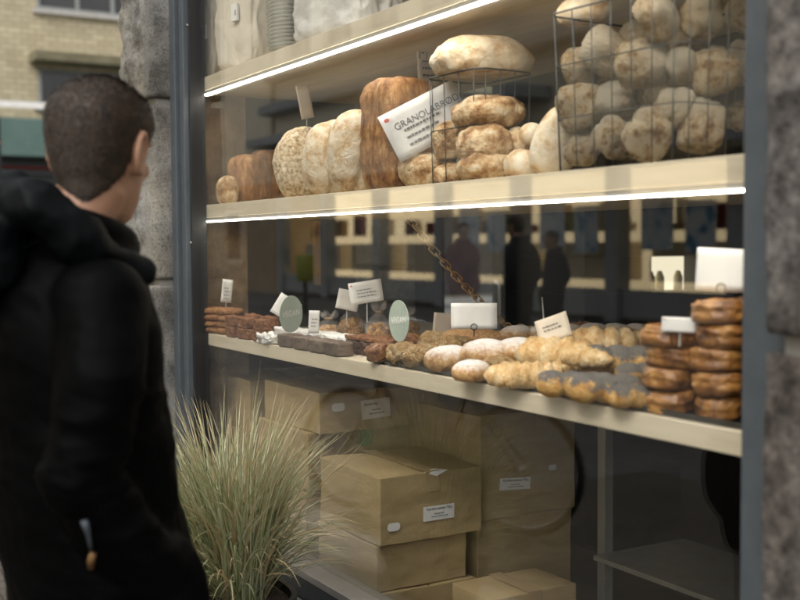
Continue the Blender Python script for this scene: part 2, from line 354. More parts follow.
# ------------------------------------------------------------------ shop front: pillars, window
def rough_block(x0, x1, y0, y1, z0, z1, amp, seed, margin=None):
    """hewn stone: dense box whose faces are broken up by noise; a drafted margin along one edge stays smoother"""
    bm = bmesh.new(); st = .011
    nx, ny, nz = max(2, int((x1-x0)/st)), max(2, int((y1-y0)/(st*2))), max(2, int((z1-z0)/st))
    def grid(o, a, b, na, nb):
        vs = [[bm.verts.new(o+a*(i/na)+b*(j/nb)) for j in range(nb+1)] for i in range(na+1)]
        for i in range(na):
            for j in range(nb): bm.faces.new((vs[i][j], vs[i+1][j], vs[i+1][j+1], vs[i][j+1]))
    X, Y, Z = V((x1-x0, 0, 0)), V((0, y1-y0, 0)), V((0, 0, z1-z0)); o = V((x0, y0, z0))
    grid(o, X, Z, nx, nz); grid(o+X, Y, Z, ny, nz); grid(o, Z, Y, nz, ny)
    grid(o+Z, X, Y, nx, ny); grid(o, Y, X, ny, nx); bm.faces.new([bm.verts.new(p) for p in (o+Y, o+Y+X, o+Y+X+Z, o+Y+Z)])
    bmesh.ops.remove_doubles(bm, verts=bm.verts[:], dist=.0005)
    bmesh.ops.recalc_face_normals(bm, faces=bm.faces[:])
    sd = V((seed*5.3, seed, seed*2.2))
    nrm = {v: v.normal.copy() for v in bm.verts}; bm.normal_update()
    for v in bm.verts:
        p = v.co
        if p.y > y1-.001: continue
        e = min(p.z-z0, z1-p.z)/.018; e2 = min(p.x-x0, x1-p.x)/.02 if p.y < y0+.002 else 1
        k = 1.0
        if margin and ((margin == 'R' and p.x > x1-.075) or (margin == 'L' and p.x < x0+.06)): k = .22
        n = fbm(p+sd, 5, 5)*.8 + fbm(p*V((1, 1, .5))+sd, 17, 4)*.5
        n += .5*noise.ridged_multi_fractal((p+sd)*V((11, 11, 7)), .8, 2.1, 4, 1, 2)-.55
        d = amp*k*n
        if e < 1: d -= .012*(1-max(0, e))**2
        if 0 <= e2 < 1: d -= .006*(1-e2)**2
        v.co = p + v.normal*d
    return bm
def pillar(label, x0, x1, y0, cuts, margin, m, seed, dep=.36):
    p = empty('stone_pillar', ((x0+x1)/2, y0+.15, 0)); tag(p, label, 'pillar')
    zs = [0]+cuts+[3.3]
    for i in range(len(zs)-1):
        b = rough_block(x0, x1, y0, y0+dep, zs[i]+.004, zs[i+1]-.004, .022, seed+i, margin)
        bmesh.ops.translate(b, verts=b.verts, vec=-V(p.location)); obj('stone_block', b, m, p, True)
    b = boxbm(x0+.02, x1-.02, y0+.03, y0+dep-.03, 0, 3.3); bmesh.ops.translate(b, verts=b.verts, vec=-V(p.location)); obj('mortar', b, M['ledge'], p)
    return p
XL = -3.935                       # left edge of the window opening (pillar side)
xl0 = atY(120, 100, 1.26).x
zc = [atY(150, 100, 1.26).z, atY(160, 283, 1.26).z]
pillar('rough grey granite pillar behind the man, on the far side of the shop window', xl0, XL, 1.26, [.75, zc[1], zc[0]], 'R', M['granite'], 1, .17)
xr0 = atY(760.5, 300, 1.25).x
zr = atY(780, 345, 1.25).z
pillar('blurred pinkish granite pillar close to the camera beside the cinnamon buns', xr0, xr0+.62, 1.25, [.62, zr, 2.1], 'L', M['granite_warm'], 9)
ret = empty('inner_wall_return', (XL-.2, 1.434, 0)); tag(ret, 'brown rough stone wall return just inside the left end of the window', 'wall')
b = rough_block(-.45, .19, 0, .20, .45, 3.19, .014, 21); obj('stone_face', b, M['room_stone'], ret, True)

win = empty('shop_window', (-2.5, 1.4, .5)); tag(win, 'large shop window in a blue grey steel frame reflecting the street', 'window')
def wpart(name, x0, x1, y0, y1, z0, z1, m, bev=.004):
    b = boxbm(x0, x1, y0, y1, z0, z1, bev); bmesh.ops.translate(b, verts=b.verts, vec=-V(win.location)); return obj(name, b, m, win)
ZS = .545
wpart('jamb', XL+.002, XL+.055, 1.335, 1.43, ZS-.1, 3.2, M['steel'])
wpart('jamb', XL+.057, XL+.098, 1.352, 1.43, ZS-.1, 3.2, M['steel'])
wpart('gasket', XL+.099, XL+.107, 1.372, 1.43, ZS, 3.2, M['gasket'], .002)
jr = atY(742, 300, 1.33).x
wpart('jamb', jr, xr0+.05, 1.33, 1.43, ZS-.1, 3.2, M['steel'])
wpart('gasket', jr-.012, jr-.001, 1.375, 1.43, ZS, 3.2, M['gasket'], .002)
wpart('sill', XL+.108, jr-.013, 1.335, 1.43, ZS-.022, ZS, M['alu'], .003)
wpart('bottom_rail', XL+.108, jr-.013, 1.342, 1.43, ZS-.1, ZS-.024, M['steel_dark'])
wpart('head_rail', XL+.108, jr-.013, 1.342, 1.43, 2.95, 3.05, M['steel'])
wpart('glass_pane', XL+.10, jr-.003, 1.396, 1.404, ZS+.001, 2.955, M['glass'], 0)
for z in (2.26, 1.487):                                    # frame screws on the gasket
    b = bmesh.new(); ball(b, (XL+.103-win.location.x, 1.370-1.4, z-.5), .004, 2); obj('screw', b, M['alu'], win, True)

lg = tag(obj('stone_ledge', boxbm(XL-.05, jr+.1, .93, 1.34, 0, .462, .012), M['ledge']), 'pale stone ledge under the shop window carrying the planter', 'ledge')
up = empty('sky_block_facade', (-1, 1.5, 3.3)); tag(up, 'unseen grey upper wall of the bakery, added above its window to block the sky', 'wall')
b = boxbm(-3.7, 12, -.2, .35, 0, 2.4); obj('wall', b, M['granite'], up)  # out of view; added to block the sky, its height set for the light
b = boxbm(.62, 12, -.2, .35, -3.3, -.005); obj('wall', b, M['granite'], up)
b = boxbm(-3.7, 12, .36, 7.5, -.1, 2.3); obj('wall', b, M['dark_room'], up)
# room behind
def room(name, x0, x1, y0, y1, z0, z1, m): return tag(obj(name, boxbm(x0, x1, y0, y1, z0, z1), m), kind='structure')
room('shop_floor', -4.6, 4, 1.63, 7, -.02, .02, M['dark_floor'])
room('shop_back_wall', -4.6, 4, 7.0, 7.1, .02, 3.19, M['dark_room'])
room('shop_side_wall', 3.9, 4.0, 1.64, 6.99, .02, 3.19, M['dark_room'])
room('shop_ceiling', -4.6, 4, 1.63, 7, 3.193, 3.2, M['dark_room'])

pl = empty('display_plinth', (-2.4, 2, 0)); tag(pl, 'low dark wooden plinth inside the window that the cardboard boxes stand on', 'plinth')
obj('plinth_top', boxbm(-1.52, 1.4, -.565, .6, .33, .365, .003), M['dark_floor'], pl)
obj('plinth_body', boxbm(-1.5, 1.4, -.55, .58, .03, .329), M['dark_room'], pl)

# ------------------------------------------------------------------ shelves
def shelf(label, zt, zb, depth, led=True):
    s = empty('display_shelf', (-2.4, 1.43, zb)); tag(s, label, 'shelf')
    obj('board', boxbm(-1.53, 1.35, 0, depth, 0, zt-zb, .0025), M['wood'], s)
    if led:
        obj('light_channel', boxbm(-1.5, 1.3, .004, .022, -.012, -.0005), M['alu'], s)
        obj('light_strip', boxbm(-1.45, 1.28, .0015, .0195, -.0158, -.0125), M['led'], s)
    return s
ZT, ZM, ZL = 2.08, 1.622, 1.157
shelf('top pale wooden shelf with a light strip, carrying the paper bags', ZT, 2.032, .85)
shelf('middle pale wooden shelf with a light strip, carrying loaves and wire baskets', ZM, 1.576, .85)
shelf('bottom pale wooden shelf without lights, carrying cakes and pastries', ZL, 1.114, .95, False)
rk = empty('steel_rack', (-2.5, 2.16, .367)); tag(rk, 'galvanised rack post with a metal plate beside the dark gap under the bottom shelf', 'rack')
obj('post', boxbm(-.022, .012, -.012, .018, 0, .745), M['galv'], rk)
obj('post', boxbm(1.0, 1.03, -.012, .018, 0, .745), M['galv'], rk)
obj('shelf_plate', boxbm(.014, .998, -.06, .30, .183, .198, .003), M['galv'], rk)
for X, Y, tx, lab in ((-4.2, 0, 236, 'pine batten hanging under the middle shelf, nearest the left end of the window'), (-4.2, 0, 317, 'pine batten hanging under the middle shelf, above the granola bags')):
    p = atX(tx, 285, X); b = boxbm(-.013, .013, -.013, .013, 0, 1.575-p.z, .002)
    o = tag(obj('hanging_batten', b, M['wood_batten']), lab, 'batten'); o.location = p
# chain slung from the middle shelf down to the bottom shelf
ch = empty('brass_chain'); tag(ch, 'old brass chain running diagonally down from the middle shelf to the pastries', 'chain')
A = atY(403, 213, 1.62); A.z = 1.575; Bp = atZ(532, 344, 1.162); Lc = (Bp-A).length; n = int(Lc/.0255)
bm0 = bmesh.new()
pts = [(math.copysign(.011, math.cos(t))+.0085*math.cos(t), (.0095*math.sin(t)), 0) for t in [2*math.pi*(i+.5)/14 for i in range(14)]]
tube(bm0, pts, .0028, 6, close=True); lme = bpy.data.meshes.new('link'); bm0.to_mesh(lme); bm0.free()
q = (Bp-A).to_track_quat('X', 'Z')
ch.location = A; sag = 0
for i in range(n):
    o = link('chain_link', lme, M['brass'], ch); t = (i+.5)/n
    o.location = (Bp-A)*t - V((0, 0, .035*4*t*(1-t))); o.rotation_mode = 'QUATERNION'; o.rotation_quaternion = q @ Quaternion((1, 0, 0), rad(45+90*(i % 2)+random.uniform(-9, 9)))

# ------------------------------------------------------------------ shop interior seen through the glass
XF_ = -3.92
fd = empty('glass_fronted_fridge', (XF_, 4, .02), rad(90)); tag(fd, 'dark fridge in the shop with a lit glass window, behind the cinnamon buns', 'fridge')
c0 = atX(656, 256, XF_); c1 = atX(700, 291, XF_)
fd.location = (XF_, (c0.y+c1.y)/2, .02); hw = (c1.y-c0.y)/2
wz0, wz1 = c1.z-.02, c0.z-.02
M['case_light'] = emit('lit fridge interior', (1, .9, .66), .42)
M['case_lit2'] = noisy('lit bottles', [(.35, (.75, .65, .30)), (.6, (.85, .83, .75))], 14, .5, 0)
obj('cabinet', boxbm(-.55, .8, .03, .6, 0, wz0), M['black'], fd); obj('cabinet', boxbm(-.55, .8, .03, .6, wz1, wz1+.35), M['black'], fd)
obj('cabinet', boxbm(-.55, -hw, .03, .6, wz0+.001, wz1-.001), M['black'], fd); obj('cabinet', boxbm(hw, hw+.06, .03, .6, wz0+.001, wz1-.001), M['black'], fd); obj('cabinet', boxbm(hw+.17, .8, .03, .6, wz0+.001, wz1-.001), M['black'], fd)
obj('interior_light', boxbm(-hw, hw+.165, .11, .13, wz0+.005, wz1-.005), M['case_light'], fd)
for i in (0, 1, 3):
    b = bmesh.new(); tube(b, [(-hw+.03+i*.06, .07, wz0), (-hw+.03+i*.06, .07, wz0+.07), (-hw+.03+i*.06, .07, wz0+.10)], [.022, .022, .010], 10); obj('bottle', b, M['case_lit2'], fd, True)
cn = empty('shop_counter', (-2.9, 3.3, .02)); tag(cn, 'dark shop counter with a clear glass guard, behind the pastries', 'counter')
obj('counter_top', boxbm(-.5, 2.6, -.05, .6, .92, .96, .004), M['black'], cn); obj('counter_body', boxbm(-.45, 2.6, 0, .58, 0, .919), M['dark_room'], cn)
obj('glass_guard', boxbm(-.3, .55, .02, .028, .961, 1.34), M['glass'], cn)
XW = -4.5
d0, d1 = atX(441, 250, XW).y, atX(505, 250, XW).y
# side wall in pieces round a glazed side door
room('shop_side_wall', -4.62, XW, 1.64, d0-.06, .02, 3.19, M['dark_room']); room('shop_side_wall', -4.62, XW, d1+.06, 6.99, .02, 3.19, M['dark_room']); room('shop_side_wall', -4.62, XW, d0-.059, d1+.059, 2.35, 3.19, M['dark_room'])
dr = empty('side_door', (XW-.06, (d0+d1)/2, .021)); tag(dr, 'black framed glass side door of the shop, seen behind the brass chain', 'door'); hd_ = (d1-d0)/2
obj('door_frame', boxbm(-.05, .09, -hd_-.058, -hd_, 0, 2.32), M['black'], dr); obj('door_frame', boxbm(-.05, .06, hd_, hd_+.058, 0, 2.32), M['black'], dr)
obj('door_frame', boxbm(-.05, .06, -hd_+.001, hd_-.001, 2.24, 2.32), M['black'], dr); obj('kick_panel', boxbm(-.03, .03, -hd_+.001, hd_-.001, 0, .75), M['black'], dr)
obj('glass_panel', boxbm(-.004, .004, -hd_+.001, hd_-.001, .751, 2.239), M['glass'], dr)
b = bmesh.new(); tube(b, [(.05, hd_-.05, .95), (.09, hd_-.05, .97), (.09, hd_-.05, 1.25), (.05, hd_-.05, 1.27)], .012, 8); obj('handle', b, M['alu'], dr, True)
o = tag(obj('steel_column', boxbm(-.06, .06, -.05, .05, 0, 3.17, .004), M['black']), 'slim black column in the shop directly left of the glass side door', 'column'); o.location = (XW+.20, atX(429, 250, XW+.22).y, .021)
q0, q1 = atX(379, 270, XW+.25), atX(415, 270, XW+.25)
cl = empty('stone_column', (XW+.15, (q0.y+q1.y)/2, .021)); tag(cl, 'square pale grey stone column inside the shop left of the black column', 'column')
zj = atX(398, 268, XW+.25).z-.02; hc = (q1.y-q0.y)/2
obj('stone_block', rough_block(-.13, .1, -hc, hc, 0, zj-.004, .002, 3), M['granite'], cl, True); obj('stone_block', rough_block(-.13, .1, -hc, hc, zj+.004, 3.16, .002, 4), M['granite'], cl, True)

# ------------------------------------------------------------------ streets around
XB = -26.0
M['brick'] = brick_mat('yellow brick', (.50, .43, .285), (.39, .33, .21), (.28, .25, .18), 1.6)
M['frame_grey'] = plain('grey painted frame', (.20, .21, .20), .6)
M['soffit'] = noisy('mossy stone canopy', [(.3, (.09, .08, .045)), (.7, (.17, .15, .09))], 3, .9, .3)
M['white_paint'] = plain('white paint', (.68, .66, .62), .6)
M['pane'] = noisy('dark window pane', [(.3, (.010, .010, .011)), (.7, (.03, .028, .026))], 1.2, .12, 0)
M['teal'] = noisy('teal green awning', [(.3, (.06, .11, .095)), (.7, (.085, .14, .122))], 3, .7, .1)
bb = empty('brick_building', (XB, 9, 0)); tag(bb, 'yellow brick building with a teal awning across the side street behind the man', 'building')
def bpart(name, y0, y1, z0, z1, d0, d1, m, par=bb, bev=0):
    b = boxbm(d0, d1, y0-9, y1-9, z0, z1, bev); return obj(name, b, m, par)
wy0 = atX(42, 12, XB).y; 
wins = []
def bwin(y0, y1, z0, z1, mull):
    f = bpart('window', y0, y1, z0, z1, -.10, -.06, M['pane'])
    for a in mull: b = boxbm(-.06, .0, a-9-.04, a-9+.04, z0+.07, z1-.07); obj('mullion', b, M['frame_grey'], f)
    for (a, c, e, g) in ((y0, y1, z0, z0+.07), (y0, y1, z1-.07, z1), (y0, y0+.07, z0+.07, z1-.07), (y1-.07, y1, z0+.07, z1-.07)):
        obj('frame', boxbm(-.059, .01, a-9, c-9, e, g), M['frame_grey'], f)
    b = boxbm(-.06, .10, y0-9-.1, y1-9+.1, z0-.1, z0-.003); obj('sill', b, M['ledge'], f)
zt = atX(60, 11, XB).z
# wall: strips around the openings
rows = [(4.66, 5.5), (zt, zt+1.6), (zt+3.1, zt+4.7), (zt+6.2, zt+7.8)]
ycols = [(5.75, 8.3), (10.2, 12.6), (14.5, 16.9)]
zprev = 0
for (a, c) in rows+[(17, 17)]:
    if a > zprev: bpart('wall', 0.5, 20, zprev, a-.001, -.5, 0, M['brick'])
    if a < 17:
        yp = .5
        for (l, r2) in ycols: bpart('wall', yp, l, a, c-.001, -.5, 0, M['brick']); bwin(l, r2, a, c, [l+(r2-l)*.36, l+(r2-l)*.68]); yp = r2
        bpart('wall', yp, 20, a, c-.001, -.5, 0, M['brick'])
    zprev = c
zl = atX(31, 54, XB).z
bpart('canopy', 5.55, 20, zl-.22, zl, .002, .7, M['soffit'], bev=.02)
zw = atX(0, 107, XB).z
bpart('rail', 1, 20, zw-.09, zw+.05, .75, .82, M['white_paint'])
ta, tb = atX(20, 118, XB+.8).z, atX(20, 156, XB+.8).z
bpart('awning', 1, 20, tb, ta, .004, .8, M['teal'], bev=.02)
bpart('shop_front', 1, 20, .05, tb-.4, .003, .05, M['pane'])
for i in range(7): bpart('shop_pier', 1+i*2.9, 1.25+i*2.9, .05, tb-.4, .051, .14, M['black'])
bpart('sign_band', 1, 20, tb-.4, tb-.002, .003, .3, M['black'])
M['red_glow'] = emit('red sign tube', (.8, .08, .05), .03)
bpart('sign_tube', 4.6, 6.4, tb-.24, tb-.20, .31, .34, M['red_glow'])
# traffic light at the kerb
tp = atX(-10, 145, -15.0)
tl = empty('traffic_light', (tp.x, tp.y, -.13)); tag(tl, 'traffic light with a lit red lamp at the left edge of the picture', 'traffic light')
M['red_lamp'] = emit('red lamp', (1, .16, .08), .8)
b = bmesh.new(); tube(b, [(0, 0, 0), (0, 0, tp.z+.2)], .05, 12); obj('pole', b, M['black'], tl, True)
hd = obj('signal_head', boxbm(-.06, .1, -.12, .12, tp.z-.55, tp.z+.5, .02), M['black'], tl)
hd.rotation_euler.z = 0
for i, (dz, m) in enumerate(((.34, M['red_lamp']), (.02, M['red_lamp']), (-.28, M['black']))):
    b = bmesh.new(); ball(b, (.1, 0, tp.z+.13+dz), (.03, .09, .09), 2); obj('lamp', b, m, hd, True)

# building opposite (seen in the glass)
YF = -11.0
M['lime'] = plain('lime plastic', (.28, .30, .04), .6)
M['cream'] = noisy('cream render', [(.3, (.80, .71, .53)), (.7, (.86, .78, .61))], 1.2, .85, .1)
M['grey_band'] = noisy('grey painted cornice', [(.3, (.36, .37, .36)), (.7, (.44, .45, .43))], 1.5, .8, .1)
M['brown_frame'] = plain('brown window frame', (.20, .10, .05), .6)
M['shop_lit'] = emit('lit shop interior', (1, .78, .45), 1.1)
M['poster'] = noisy('blue white poster', [(.38, (.10, .25, .38)), (.47, (.60, .66, .68)), (.7, (.80, .79, .75))], 3.2, .6, 0)
ob = empty('cream_building', (-20, YF, 0)); tag(ob, 'cream rendered building with grey cornices across the street, mirrored in the window', 'building')
def fpart(name, x0, x1, z0, z1, d0, d1, m, par=ob, bev=0):
    return obj(name, boxbm(x0+20, x1+20, d0, d1, z0, z1, bev), m, par)
X0, X1 = -31, 6
fpart('wall', X0, X1, 3.3, 6.9, -8, 0, M['cream']); fpart('wall', X0, X1, 8.6, 10.0, -8, 0, M['cream']); fpart('wall', X0, X1, 11.6, 13.5, -8, 0, M['cream'])
for za, zb2 in ((6.9, 8.6), (10.0, 11.6)):
    x = X0
    while x < X1-.1:
        fpart('wall', x, x+.8, za+.001, zb2-.001, -8, 0, M['cream'])
        f = fpart('window', x+.8, x+2.467, za, zb2, -.35, -.25, M['pane'])
        for a in (0, .8, 1.6): obj('mullion', boxbm(x+20.8+a, x+20.87+a, -.249, -.15, za+.01, zb2-.01), M['brown_frame'], f)
        x += 2.466667
fpart('cornice', X0-.2, X1, 5.35, 5.62, .002, .5, M['grey_band'], bev=.02)
fpart('cornice', X0-.2, -17.6, 4.35, 4.6, .002, .9, M['grey_band'], bev=.02)
fpart('cornice', X0-.2, X1, 6.35, 6.6, .002, .35, M['grey_band'], bev=.02)
fpart('shop_canopy', -17.4, X1, 3.0, 3.3, .002, 1.1, M['grey_band'], bev=.02)
fpart('shop_interior', X0, X1, .1, 2.99, -1.6, -1.5, M['shop_lit'])
fpart('shop_floor', X0, X1, .02, .09, -1.49, -.05, M['dark_floor'])
fpart('shop_ceiling', X0, X1, 3.0, 3.29, -7.9, -.01, M['dark_room'])
x = X0
while x < X1:
    fpart('pier', x, x+.35, .02, 2.98, -.3, .02, M['grey_band']); 
    fpart('stall_riser', x+.36, x+2.99, .1, .62, -.2, -.1, M['grey_band'])
    fpart('shelf_unit', x+.5, x+2.8, .76, 1.5, -1.1, -.7, M['wood'])
    rg = random.Random(int(x*10)); 
    for gi, gm in enumerate(('card', 'lime', 'coat_red', 'bag')):
        gb = bmesh.new()
        for _ in range(5):
            gx = x+20+rg.uniform(.45, 2.7); gw = rg.uniform(.06, .22); gz = rg.choice((.77, 1.71)); box(gb, gx-gw, gx+gw, rg.uniform(-1.05, -.9), rg.uniform(-.85, -.75), gz, gz+rg.uniform(.12, .6))
        obj('displayed_goods', gb, M[gm], ob)
    if x > -25: fpart('poster', x+.8, x+1.6, 1.35, 2.3, -.17, -.15, M['poster']); fpart('poster', x+1.9, x+2.6, 1.3, 2.2, -.17, -.15, M['poster'])
    x += 3
# low wall, hedge-like autumn trees and a lime bin farther left in the reflection
M['leaf'] = noisy('autumn leaves', [(.3, (.09, .045, .018)), (.5, (.16, .09, .03)), (.7, (.13, .12, .04))], .9, .8, 0)
M['bark'] = plain('bark', (.06, .05, .04), .9)
def tree(x, y, h, rcrown, label, seed):
    rnd = random.Random(seed); t = empty('autumn_tree', (x, y, 0)); tag(t, label, 'tree', 'autumn trees across the street')
    b = bmesh.new(); tube(b, [(0, 0, -.13), (.03, 0, h*.3), (-.04, .05, h*.6), (.05, 0, h*.85)], [.11, .09, .06, .02], 8)
    for k in range(7):
        a = rnd.uniform(0, 6.28); z0 = h*rnd.uniform(.35, .6); tube(b, [(0, 0, z0), (math.cos(a)*rcrown*.4, math.sin(a)*rcrown*.4, z0+h*.12), (math.cos(a)*rcrown*.8, math.sin(a)*rcrown*.8, z0+h*.2)], [.04, .028, .01], 6)
    obj('trunk', b, M['bark'], t, True)
    b = bmesh.new()
    cs = [(V((rnd.gauss(0, .45)*rcrown, rnd.gauss(0, .45)*rcrown, h*.66+rnd.gauss(0, .16)*h)), rcrown*rnd.uniform(.25, .5)) for _ in range(26)]
    for c, r in cs:
        for _ in range(90):
            p = c+V((rnd.gauss(0, 1), rnd.gauss(0, 1), rnd.gauss(0, 1))).normalized()*r*rnd.random()**.4
            q = Quaternion(V((rnd.gauss(0, 1), rnd.gauss(0, 1), rnd.gauss(0, 1))).normalized(), rnd.uniform(0, 6)); s = rnd.uniform(.05, .09)
            b.faces.new([b.verts.new(p+q @ V(k)*s) for k in ((-1, 0, 0), (0, -.5, .15), (1, 0, 0), (0, .5, .15))])
    obj('crown', b, M['leaf'], t)
tree(-29, -7.4, 3.6, 1.3, 'low autumn tree across the street, right-hand one in the window reflection', 1)
tree(-33.5, -7.8, 4.2, 1.6, 'taller autumn tree across the street, mirrored at the far left of the window', 2)
rb = empty('old_brick_house', (-40, YF, 0)); tag(rb, 'old brown brick house beyond the cream building across the street', 'building')
M['brown_brick'] = brick_mat('brown brick', (.50, .38, .24), (.56, .43, .28), (.45, .40, .33), 2.6, 'XZ')
obj('wall', boxbm(-14, 8.7, -8, 0, -.1, 3.4), M['brown_brick'], rb); obj('wall', boxbm(-14, 8.7, -8, 0, 3.4, 13), M['cream'], rb)
for i in range(7):
    f = obj('window', boxbm(-13+i*3, -11.6+i*3, .002, .06, .9, 2.6), M['white_paint'], rb); obj('pane', boxbm(-12.9+i*3, -11.7+i*3, .061, .07, 1.0, 2.5), M['pane'], f)
lb = empty('litter_bin', (-21.0, -6.2, -.13))
v_ = atY(305, 262, 11.0); lb.location = (v_.x, 2.8-v_.y, -.13); tag(lb, 'lime green litter bin on a post across the street', 'bin')
b = bmesh.new(); tube(b, [(0, 0, 0), (0, 0, v_.z-.3)], .05, 10); obj('post', b, M['black'], lb, True)
b = bmesh.new(); tube(b, [(0, 0, v_.z-.32), (0, 0, v_.z-.28), (0, 0, v_.z+.24), (0, 0, v_.z+.29)], [.16, .19, .22, .18], 20); obj('bin_body', b, M['lime'], lb, True)

# ------------------------------------------------------------------ goods: shared builders
def item(name, label, cat, group, me, m, loc, rot=(0, 0, 0), sc=1):
    if isinstance(me, bmesh.types.BMesh):
        b = me; me = bpy.data.meshes.new(name); b.to_mesh(me); b.free()
    o = link(name, me, m); o.location = loc; o.rotation_euler = [rad(a) for a in rot]
    o.scale = sc if hasattr(sc, '__len__') else (sc,)*3
    return tag(o, label, cat, group)
def mesh_of(bm, name='m'):
    me = bpy.data.meshes.new(name); bm.to_mesh(me); bm.free(); return me
def at_shelf(x, Y, z): p = atY(x, 250, Y); p.z = z; return p
_font = {}
def lettering(parent, s, size, loc, m, rot=(90, 0, 0), align='LEFT', bold=0):
    c = bpy.data.curves.new('lettering', 'FONT'); c.body = s; c.size = size; c.align_x = align; c.extrude = .0002; c.offset = bold
    t_ = bpy.data.objects.new('tmp', c); COL.objects.link(t_); dg = bpy.context.evaluated_depsgraph_get(); dg.update()
    me = bpy.data.meshes.new_from_object(t_.evaluated_get(dg)); bpy.data.objects.remove(t_); me.materials.clear()
    o = link('lettering', me, m, parent, False)
    o.location = loc; o.rotation_euler = [rad(a) for a in rot]; return o
def print_lines(parent, rows, m, name='printed_lines'):
    """rows of broken fine print too small to read, one mesh: (x0, x1, z, height)"""
    b = bmesh.new(); rnd = random.Random(3)
    for x0, x1, z, h in rows:
        x = x0
        while x < x1:
            wd = rnd.uniform(.004, .012); box(b, x, min(x1, x+wd), -.0016, -.0009, z, z+h*rnd.uniform(.7, 1)); x += wd+rnd.uniform(.0015, .003)
    return obj(name, b, m, parent)
def price_card(label, x, y, Y, wpx, hpx, roll=0, turn=0, m='paper', zbase=None, text=None, rows=3, red=False, group='price cards in the window', stick=0, cat='price card', clip=False, lean=0):
    p = atY(x, y, Y); s = px(p); wd, hg = wpx*s, hpx*s
    o = empty('price_card', p); tag(o, label, cat, group)
    d = (CAM-p); d.z = 0; ang = math.atan2(d.y, d.x)+math.pi/2+rad(turn)
    o.rotation_euler = (rad(lean), 0, 0); o.rotation_mode = 'QUATERNION'
    o.rotation_quaternion = Quaternion((0, 0, 1), ang) @ Quaternion((1, 0, 0), rad(lean)) @ Quaternion((0, 1, 0), rad(roll))
    b = boxbm(-wd/2, wd/2, -.0008, .0008, -hg/2, hg/2); 
    bmesh.ops.subdivide_edges(b, edges=[e for e in b.edges if e.calc_length() > .02], cuts=5, use_grid_fill=True)
    for v in b.verts: v.co.y += .0022*math.sin(v.co.x/wd*2.2+1)*(.5+v.co.z/hg)
    obj('card', b, M[m], o, True)
    if text: lettering(o, text[0], text[1], text[2], M['ink'])
    if rows: print_lines(o, [(-wd*.30+random.uniform(0, .004), wd*random.uniform(.12, .34), hg*(.10-.15*i)-(.0 if not text else .012), hg*.05) for i in range(rows)], M['ink']).location.y = -.001
    if red: b = bmesh.new(); ball(b, (-wd*.42, -.001, hg*.36), (wd*.035, .0006, hg*.04), 2); obj('red_mark', b, M['ink_red'], o)
    if stick:
        b = bmesh.new(); R_ = o.rotation_quaternion.to_matrix().inverted(); dn = R_ @ V((0, 0, -1))
        tube(b, [V((0, .003, hg*.3)), V((0, .003, -hg*.35))+dn*.001, V((0, .003, -hg*.35))+dn*stick], .0016, 6); obj('holder', b, M['wire'] if clip else M['clear'], o)
    if clip:
        b = bmesh.new(); tube(b, [(.008*math.cos(t), -.0025, -hg*.42+.008*math.sin(t)) for t in [i*.52 for i in range(12)]], .0011, 5, close=True); obj('wire_ring', b, M['wire'], o)
    return o

# ------------------------------------------------------------------ top shelf: bags and bowls
def paper_bag(label, x, Y, w_, d_, h_, m, seed, labels=(), group='paper bags on the top shelf', rz=0, lie=False):
    p = at_shelf(x, Y, ZT+.001)
    o = empty('paper_bag', p, rad(rz)); tag(o, label, 'paper bag', group)
    bm = bmesh.new(); bmesh.ops.create_cube(bm, size=1); bmesh.ops.subdivide_edges(bm, edges=bm.edges[:], cuts=22, use_grid_fill=True)
    off = V((seed*2, seed*3, seed))
    for v in bm.verts:
        q = v.co.copy(); n = V((abs(q.x*2)**5+abs(q.y*2)**5+abs(q.z*2)**7,)*3).x**(-1/7)
        c = q*2*min(1.0, n*1.02)
        t = (c.z+1)/2
        ta = 1-.45*max(0, t-.62)/.38 if not lie else 1
        wr = noise.ridged_multi_fractal(V((c.x*1.2, c.y*1.2, c.z*1.0))*1.6+off, 1, 2.1, 3, 1, 2)-.9
        k = 1+.10*wr+.05*fbm(c*2+off, 1)
        v.co = V((c.x*w_/2*k, c.y*d_/2*ta*k, t*h_+(.012*wr*t if t > .05 else 0)))
    obj('bag', bm, M[m], o, True)
    for lx, lz, lw, lh in labels:
        l = obj('sticker', boxbm(lx-lw/2, lx+lw/2, -d_/2-.012, -d_/2-.004, lz-lh/2, lz+lh/2), M['paper'], o)
        obj('printed_square', boxbm(lx+lw*.12, lx+lw*.3, -d_/2-.0128, -d_/2-.0121, lz-lh*.2, lz+lh*.1), M['ink'], l)
    return o
paper_bag('cream paper flour bag at the far left end of the top shelf', 213, 1.5, .17, .12, .40, 'bag', 1, [(.05, .17, .030, .05)], rz=18)
paper_bag('cream paper flour bag with a white sticker, directly left of the stacked bowls', 250, 1.52, .22, .13, .42, 'bag', 2, [(.03, .19, .034, .058)], rz=14)
paper_bag('white crumpled paper bag lying right of the stacked bowls', 348, 1.56, .36, .16, .22, 'bag_white', 3, rz=8, lie=True)
paper_bag('tall white paper bag standing at the back behind the stacked bowls', 322, 1.78, .24, .16, .40, 'bag_white', 4, rz=20)
st = empty('bowl_stack', at_shelf(285, 1.50, ZT)); 
b = bmesh.new()
for i in range(15):
    z = .004+i*.0125; r0 = .047
    loft(b, [[(r*math.cos(t), r*math.sin(t), z+dz) for t in [2*math.pi*j/28 for j in range(28)]] for r, dz in ((r0*.6, 0), (r0*.8, .005), (r0+.010, .0075), (r0+.016, .0095), (r0*.6, .0105))])
bowl_me = mesh_of(b, 'bowls')
bpy.data.objects.remove(st)
item('bowl_stack', 'stack of white ribbed pulp bowls between the cream bags on the top shelf', 'bowl stack', None, bowl_me, M['bowl'], at_shelf(290, 1.49, ZT), (0, -3, 0))

